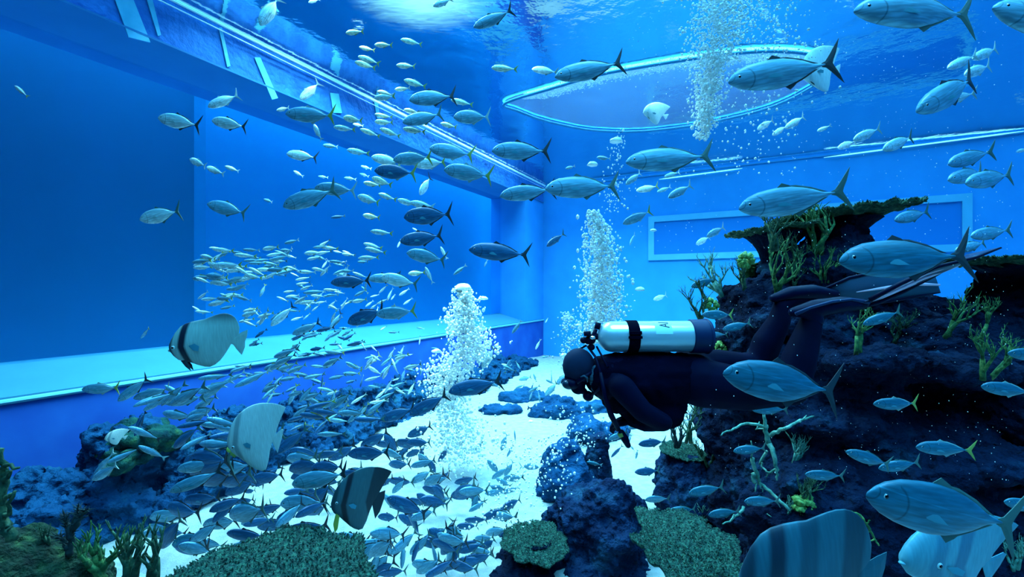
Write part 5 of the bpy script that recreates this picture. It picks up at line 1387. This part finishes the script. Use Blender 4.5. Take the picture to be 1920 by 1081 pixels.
# gloved hands: palm, four curled fingers of unequal length and a thumb each
def hand(wrist, d, up, side, sgn):
    d = d.normalized(); up = (up - d * up.dot(d)).normalized(); sd = d.cross(up) * sgn
    bm = bmesh.new()
    limbc(bm, [wrist, wrist + d * .045, wrist + d * .085], [.026, .034, .032], 5)
    for v in bm.verts:
        q = v.co - wrist; v.co -= up * (q.dot(up) * .4)
    for k, (o_, ln) in enumerate(((-.027, .062), (-.009, .072), (.009, .068), (.027, .052))):
        p0 = wrist + d * .09 + sd * o_; a = p0 + (d * .9 - up * .35).normalized() * ln * .45
        b = a + (d * .35 - up * .9).normalized() * ln * .33; c = b + (-d * .45 - up * .8).normalized() * ln * .25
        tube(bm, [p0 - d * .02, p0, a, b, c], [.0095, .010, .0092, .0085, .006], 8)
        ball(bm, c, .0062, 2)
    t0 = wrist + d * .03 + sd * .030; t1 = t0 + (d * .6 + sd * .7).normalized() * .035; t2 = t1 + (d * .9 - up * .3).normalized() * .03
    tube(bm, [t0 - sd * .01, t0, t1, t2], [.012, .0115, .010, .007], 8); ball(bm, t2, .0072, 2)
    return dpart('gloved_hand', bm, M_rub)
hand(dv(1176, 782, -.08), Vector((-.8, .45, -.25)), Vector((0, -.2, 1)), 1, 1)
hand(dv(1188, 780, .02), Vector((-.85, -.1, -.3)), Vector((0, .2, 1)), 1, -1)

# hood, with the bare ear and cheek strip showing below its edge
bm = bmesh.new(); ball(bm, dv(1085, 686), (.096, .090, .108), 4); ball(bm, dv(1104, 694), (.065, .07, .06), 3)
hd = dpart('hood', bm, M_hood)
bake(hd, ('REMESH', dict(mode='VOXEL', voxel_size=.010)), ('SMOOTH', dict(factor=.5, iterations=5)))
for p in hd.data.polygons: p.use_smooth = True
bm = bmesh.new(); limbc(bm, [dv(1112, 686, -.07), dv(1106, 705, -.075), dv(1110, 725, -.06)], [.018, .020, .016], 5)
dpart('face', bm, M_skinc)
bm = bmesh.new(); tube(bm, [dv(1084, 701, -.088), dv(1090, 698, -.094), dv(1096, 702, -.094), dv(1097, 710, -.088)], [.004, .006, .006, .004], 8)
dpart('ear', bm, M_skinc)
# mask
mk = empty('mask', (0, 0, 0)); mk.parent = diver; mk.matrix_parent_inverse = Matrix.Translation(-diver.location)
bm = bmesh.new(); ball(bm, dv(1072, 716), (.050, .078, .040), 3)
def dsub(name, bm, m, par, smooth=True):
    o = obj(name, bm, m, par, smooth=smooth); return o
dsub('mask_frame', bm, M_rub, mk)
bm = bmesh.new(); ball(bm, dv(1066, 718, -.030), (.042, .036, .030), 3); ball(bm, dv(1066, 718, .030), (.042, .036, .030), 3)
dsub('mask_lens', bm, M_lens, mk)
bm = bmesh.new(); tube(bm, [dv(1078, 712, -.076), dv(1092, 700, -.088), dv(1108, 692, -.07)], .011, 8)
dsub('mask_strap', bm, M_rub, mk)
# regulator in the mouth
rgl = empty('regulator', (0, 0, 0)); rgl.parent = diver; rgl.matrix_parent_inverse = Matrix.Translation(-diver.location)
bm = bmesh.new(); ball(bm, dv(1102, 741, -.01), (.032, .040, .030), 3); ball(bm, dv(1092, 732, 0), (.028, .03, .02), 3)
dsub('second_stage', bm, M_rub, rgl)
bm = bmesh.new(); tube(bm, [dv(1103, 650, .02), dv(1112, 665, -.08), dv(1118, 690, -.13), dv(1116, 720, -.12), dv(1106, 738, -.05)], .0075, 8)
dsub('air_hose', bm, M_rub, rgl)
bm = bmesh.new(); tube(bm, [dv(1100, 648, .02), dv(1090, 656, .05), dv(1083, 668, .10), dv(1084, 700, .13), dv(1100, 735, .06)], .0065, 8)
dsub('air_hose', bm, M_rub, rgl)
bm = bmesh.new(); tube(bm, [dv(1117, 648, -.03), dv(1122, 660, -.07), dv(1130, 680, -.14)], .0065, 8)
dsub('air_hose', bm, M_rub, rgl)

# cylinder with its boot, band, valve and sticker
cyl = empty('air_cylinder', (0, 0, 0)); cyl.parent = diver; cyl.matrix_parent_inverse = Matrix.Translation(-diver.location)
A0, A1 = dv(1119, 630, -.02), dv(1327, 629, -.02)
ax = (A1 - A0).normalized(); RC = .0905
def along(x, r=RC): return (A0 + ax * x, r)
prof = [(.0, .018), (.004, .030), (.012, .048), (.024, .064), (.042, .078), (.062, .087), (.082, RC), (.30, RC), (.60, RC), (.64, RC * .98)]
bm = bmesh.new(); tube(bm, [A0 + ax * a for a, r in prof], [r for a, r in prof], 48)
dsub('tank_shell', bm, M_cyl, cyl)
Lc = (A1 - A0).length
bm = bmesh.new(); tube(bm, [A0 + ax * a for a in (Lc - .118, Lc - .112, Lc - .02, Lc - .006, Lc)], [RC + .003, RC + .008, RC + .009, RC + .006, RC - .01], 48)
dsub('cylinder_boot', bm, M_boot, cyl)
bm = bmesh.new(); tube(bm, [A0 + ax * a for a in (Lc - .026, Lc - .022, Lc - .016, Lc - .012)], [RC + .008, RC + .014, RC + .014, RC + .008], 48)
dsub('boot_ring', bm, M_boot, cyl)
bm = bmesh.new(); tube(bm, [A0 + ax * a for a in (.165, .168, .228, .231)], [RC, RC + .005, RC + .005, RC], 48)
for dz in (.0, -.02): pass
hexa(bm, [A0 + ax * x + Vector((0, -y, z)) for z in (-.002, .012) for x, y in ((.160, .088), (.236, .088), (.236, .105), (.160, .105))])
hexa(bm, [A0 + ax * x + Vector((0, -y, z)) for z in (.022, .040) for x, y in ((.164, .082), (.234, .082), (.234, .100), (.164, .100))])
dsub('cylinder_band', bm, M_vest, cyl, smooth=False)
# sticker curved round the shell
def shell_pt(x, a, r): return A0 + ax * x + Vector((0, -math.cos(a) * r, math.sin(a) * r))
bm = bmesh.new(); rows = []
for i in range(7):
    x = .318 + .096 * i / 6
    rows.append([bm.verts.new(shell_pt(x, math.radians(14 + 66 * j / 10), RC + .0012)) for j in range(11)])
for i in range(6):
    for j in range(10): bm.faces.new((rows[i][j], rows[i][j + 1], rows[i + 1][j + 1], rows[i + 1][j]))
dsub('sticker', bm, M_paper, cyl)
# the letters read along the girth of the cylinder, foot of the A towards the boot
cu = bpy.data.curves.new('letters', 'FONT'); cu.body = 'Al'; cu.size = .060; cu.extrude = .0006; cu.resolution_u = 3
to = bpy.data.objects.new('letters', cu); COL.objects.link(to)
dg = bpy.context.evaluated_depsgraph_get(); me = bpy.data.meshes.new_from_object(to.evaluated_get(dg))
bpy.data.objects.remove(to)
for v in me.vertices:
    u, w, zz = v.co
    a = math.radians(38) + (u * .95) / RC
    v.co = shell_pt(.400 - w * 1.35, a, RC + .0022 + zz)
me.materials.append(M_ink)
to = bpy.data.objects.new('letters', me); COL.objects.link(to); to.parent = cyl
# valve: post, knobs, first stage
vl = bmesh.new()
tube(vl, [A0 + ax * .004, A0 - ax * .02, A0 - ax * .045], [.020, .018, .014], 14)
tube(vl, [dv(1108, 640, -.02), dv(1112, 628, -.02), dv(1116, 616, -.02)], [.016, .014, .012], 12)
tube(vl, [dv(1118, 616, -.02), dv(1121, 604, -.02)], [.017, .017], 14)
ball(vl, dv(1105, 637, -.01), (.036, .034, .026)); ball(vl, dv(1094, 637, -.01), (.022, .024, .020)); ball(vl, dv(1108, 650, -.01), (.022, .022, .020))
tube(vl, [dv(1100, 628, -.03), dv(1099, 620, -.03)], [.022, .020], 14)
dsub('valve', vl, M_rub, cyl)
bm = bmesh.new(); ball(bm, dv(1108, 631, -.055), (.017, .012, .012)); dsub('port_plug', bm, M_steel, cyl)

# buoyancy vest wrapping the torso
bm = bmesh.new()
limbc(bm, [dv(1138, 706), dv(1185, 714), dv(1245, 712), dv(1292, 705)], [.135, .178, .172, .135], 6, 1.2)
ball(bm, dv(1240, 766, -.05), (.105, .14, .088), 3); ball(bm, dv(1188, 770, -.05), (.085, .13, .075), 3); ball(bm, dv(1160, 745), (.10, .16, .09), 3)
ball(bm, dv(1212, 745), (.15, .17, .09), 3); ball(bm, dv(1262, 754, -.12), (.035, .04, .035), 3)
vest = dpart('buoyancy_vest', bm, M_vest)
bake(vest, ('REMESH', dict(mode='VOXEL', voxel_size=.012)), ('SMOOTH', dict(factor=.5, iterations=4)))
roughen(vest, .010, 14, 3)
for p in vest.data.polygons: p.use_smooth = True
bm = bmesh.new()
tube(bm, [dv(1268, 760, -.14), dv(1276, 764, -.15), dv(1275, 772, -.15), dv(1266, 774, -.14), dv(1262, 768, -.14)], .0045, 8)
tube(bm, [dv(1150, 700, -.20), dv(1160, 722, -.215), dv(1172, 745, -.215)], .006, 8)
dpart('metal_clip', bm, M_steel)
# gauge on its hose, hanging under the chest
gg = empty('gauge', (0, 0, 0)); gg.parent = diver; gg.matrix_parent_inverse = Matrix.Translation(-diver.location)
bm = bmesh.new(); tube(bm, [dv(1118, 690, -.13), dv(1126, 735, -.14), dv(1136, 765, -.14), dv(1150, 792, -.13)], [.010, .014, .017, .013], 10)
dsub('gauge_hose', bm, M_rub, gg)
bm = bmesh.new(); limbc(bm, [dv(1155, 797, -.13), dv(1161, 808, -.13), dv(1167, 820, -.13)], [.018, .022, .016], 6)
dsub('gauge_case', bm, M_rub, gg)
bm = bmesh.new(); tube(bm, [dv(1153, 797, -.13), dv(1156, 803, -.13)], [.019, .020], 12)
dsub('gauge_collar', bm, mat('yellow_green_collar', (.20, .26, .03), .5), gg)

# swim fins: foot pocket, blade with ribs
def ribbon(bm, L_, Rr, th):
    """solid sheet between two edge lines"""
    n = len(L_); th = Vector(th)
    a = [bm.verts.new(p + th) for p in L_]; b = [bm.verts.new(p + th) for p in Rr]
    c = [bm.verts.new(p - th) for p in L_]; d = [bm.verts.new(p - th) for p in Rr]
    for i in range(n - 1):
        bm.faces.new((a[i], b[i], b[i + 1], a[i + 1])); bm.faces.new((c[i + 1], d[i + 1], d[i], c[i]))
        bm.faces.new((a[i + 1], c[i + 1], c[i], a[i])); bm.faces.new((b[i], d[i], d[i + 1], b[i + 1]))
    bm.faces.new((a[0], c[0], d[0], b[0])); bm.faces.new((b[-1], d[-1], c[-1], a[-1]))
f1 = empty('swim_fin', (0, 0, 0)); f1.parent = diver; f1.matrix_parent_inverse = Matrix.Translation(-diver.location)
bm = bmesh.new(); limbc(bm, [dv(1474, 584, -.07), dv(1515, 577, -.07), dv(1560, 570, -.07), dv(1600, 569, -.07)], [.030, .055, .050, .032], 8, 1.1)
limbc(bm, [dv(1512, 598, -.07), dv(1505, 590, -.07)], [.05, .05], 4)
o = dsub('foot_pocket', bm, M_rub, f1)
bake(o, ('REMESH', dict(mode='VOXEL', voxel_size=.010)), ('SMOOTH', dict(factor=.5, iterations=5)))
for p in o.data.polygons: p.use_smooth = True
up1 = [dv(1590, 560, -.16), dv(1640, 532, -.17), dv(1700, 503, -.18), dv(1765, 487, -.19), dv(1806, 470, -.2)]
lo1 = [dv(1600, 578, .02), dv(1650, 566, .03), dv(1700, 545, .03), dv(1760, 513, .02), dv(1812, 478, .0)]
bm = bmesh.new(); ribbon(bm, up1, lo1, (.002, 0, .004)); dsub('blade', bm, M_blade, f1)
bm = bmesh.new(); tube(bm, [p + Vector((0, -.005, 0)) for p in up1], [.014, .013, .011, .009, .005], 8); dsub('blade_rail', bm, M_rub, f1)
bm = bmesh.new(); tube(bm, [p + Vector((0, -.005, -.004)) for p in lo1], [.016, .016, .014, .011, .005], 8); dsub('blade_rail', bm, M_rub, f1)
for f, w0 in ((.30, .008), (.52, .016), (.78, .008)):
    pts = [a.lerp(b, f) + Vector((0, -.012, .006)) for a, b in zip(up1, lo1)][:5]
    pts = [pts[0].lerp(pts[1], .4)] + pts[1:4] + [pts[3].lerp(pts[4], .3)]
    bm = bmesh.new(); tube(bm, pts, [w0 * .5, w0, w0, w0 * .9, w0 * .3], 8); dsub('rib', bm, M_stripe, f1)
bm = bmesh.new(); tube(bm, [dv(1466, 586, -.13), dv(1490, 574, -.145), dv(1530, 564, -.13), dv(1570, 560, -.11), dv(1604, 566, -.10)], [.012, .008, .009, .008, .012], 8)
dsub('pocket_trim', bm, M_boot, f1)
f2 = empty('swim_fin', (0, 0, 0)); f2.parent = diver; f2.matrix_parent_inverse = Matrix.Translation(-diver.location)
bm = bmesh.new(); limbc(bm, [dv(1474, 560, .13), dv(1510, 550, .13), dv(1550, 547, .13), dv(1594, 552, .13)], [.028, .046, .048, .034], 8, 1.1)
o = dsub('foot_pocket', bm, M_rub, f2)
bake(o, ('REMESH', dict(mode='VOXEL', voxel_size=.010)), ('SMOOTH', dict(factor=.5, iterations=5)))
for p in o.data.polygons: p.use_smooth = True
up2 = [dv(1572, 542, .12), dv(1620, 520, .12), dv(1690, 505, .13), dv(1752, 500, .13), dv(1792, 516, .13)]
lo2 = [dv(1590, 565, .14), dv(1650, 570, .15), dv(1700, 566, .15), dv(1752, 557, .14), dv(1802, 548, .13)]
bm = bmesh.new(); ribbon(bm, up2, lo2, (0, .004, .0015)); dsub('blade', bm, M_blade2, f2)
bm = bmesh.new(); tube(bm, up2[:4] , [.010, .010, .008, .005], 8); dsub('blade_rail', bm, M_rub, f2)
bm = bmesh.new(); tube(bm, lo2, [.012, .013, .012, .010, .005], 8); dsub('blade_rail', bm, M_rub, f2)
bm = bmesh.new(); tube(bm, [a.lerp(b, .55) + Vector((0, -.012, 0)) for a, b in zip(up2, lo2)][1:], [.003, .009, .012, .006], 8); dsub('rib', bm, M_stripe, f2)
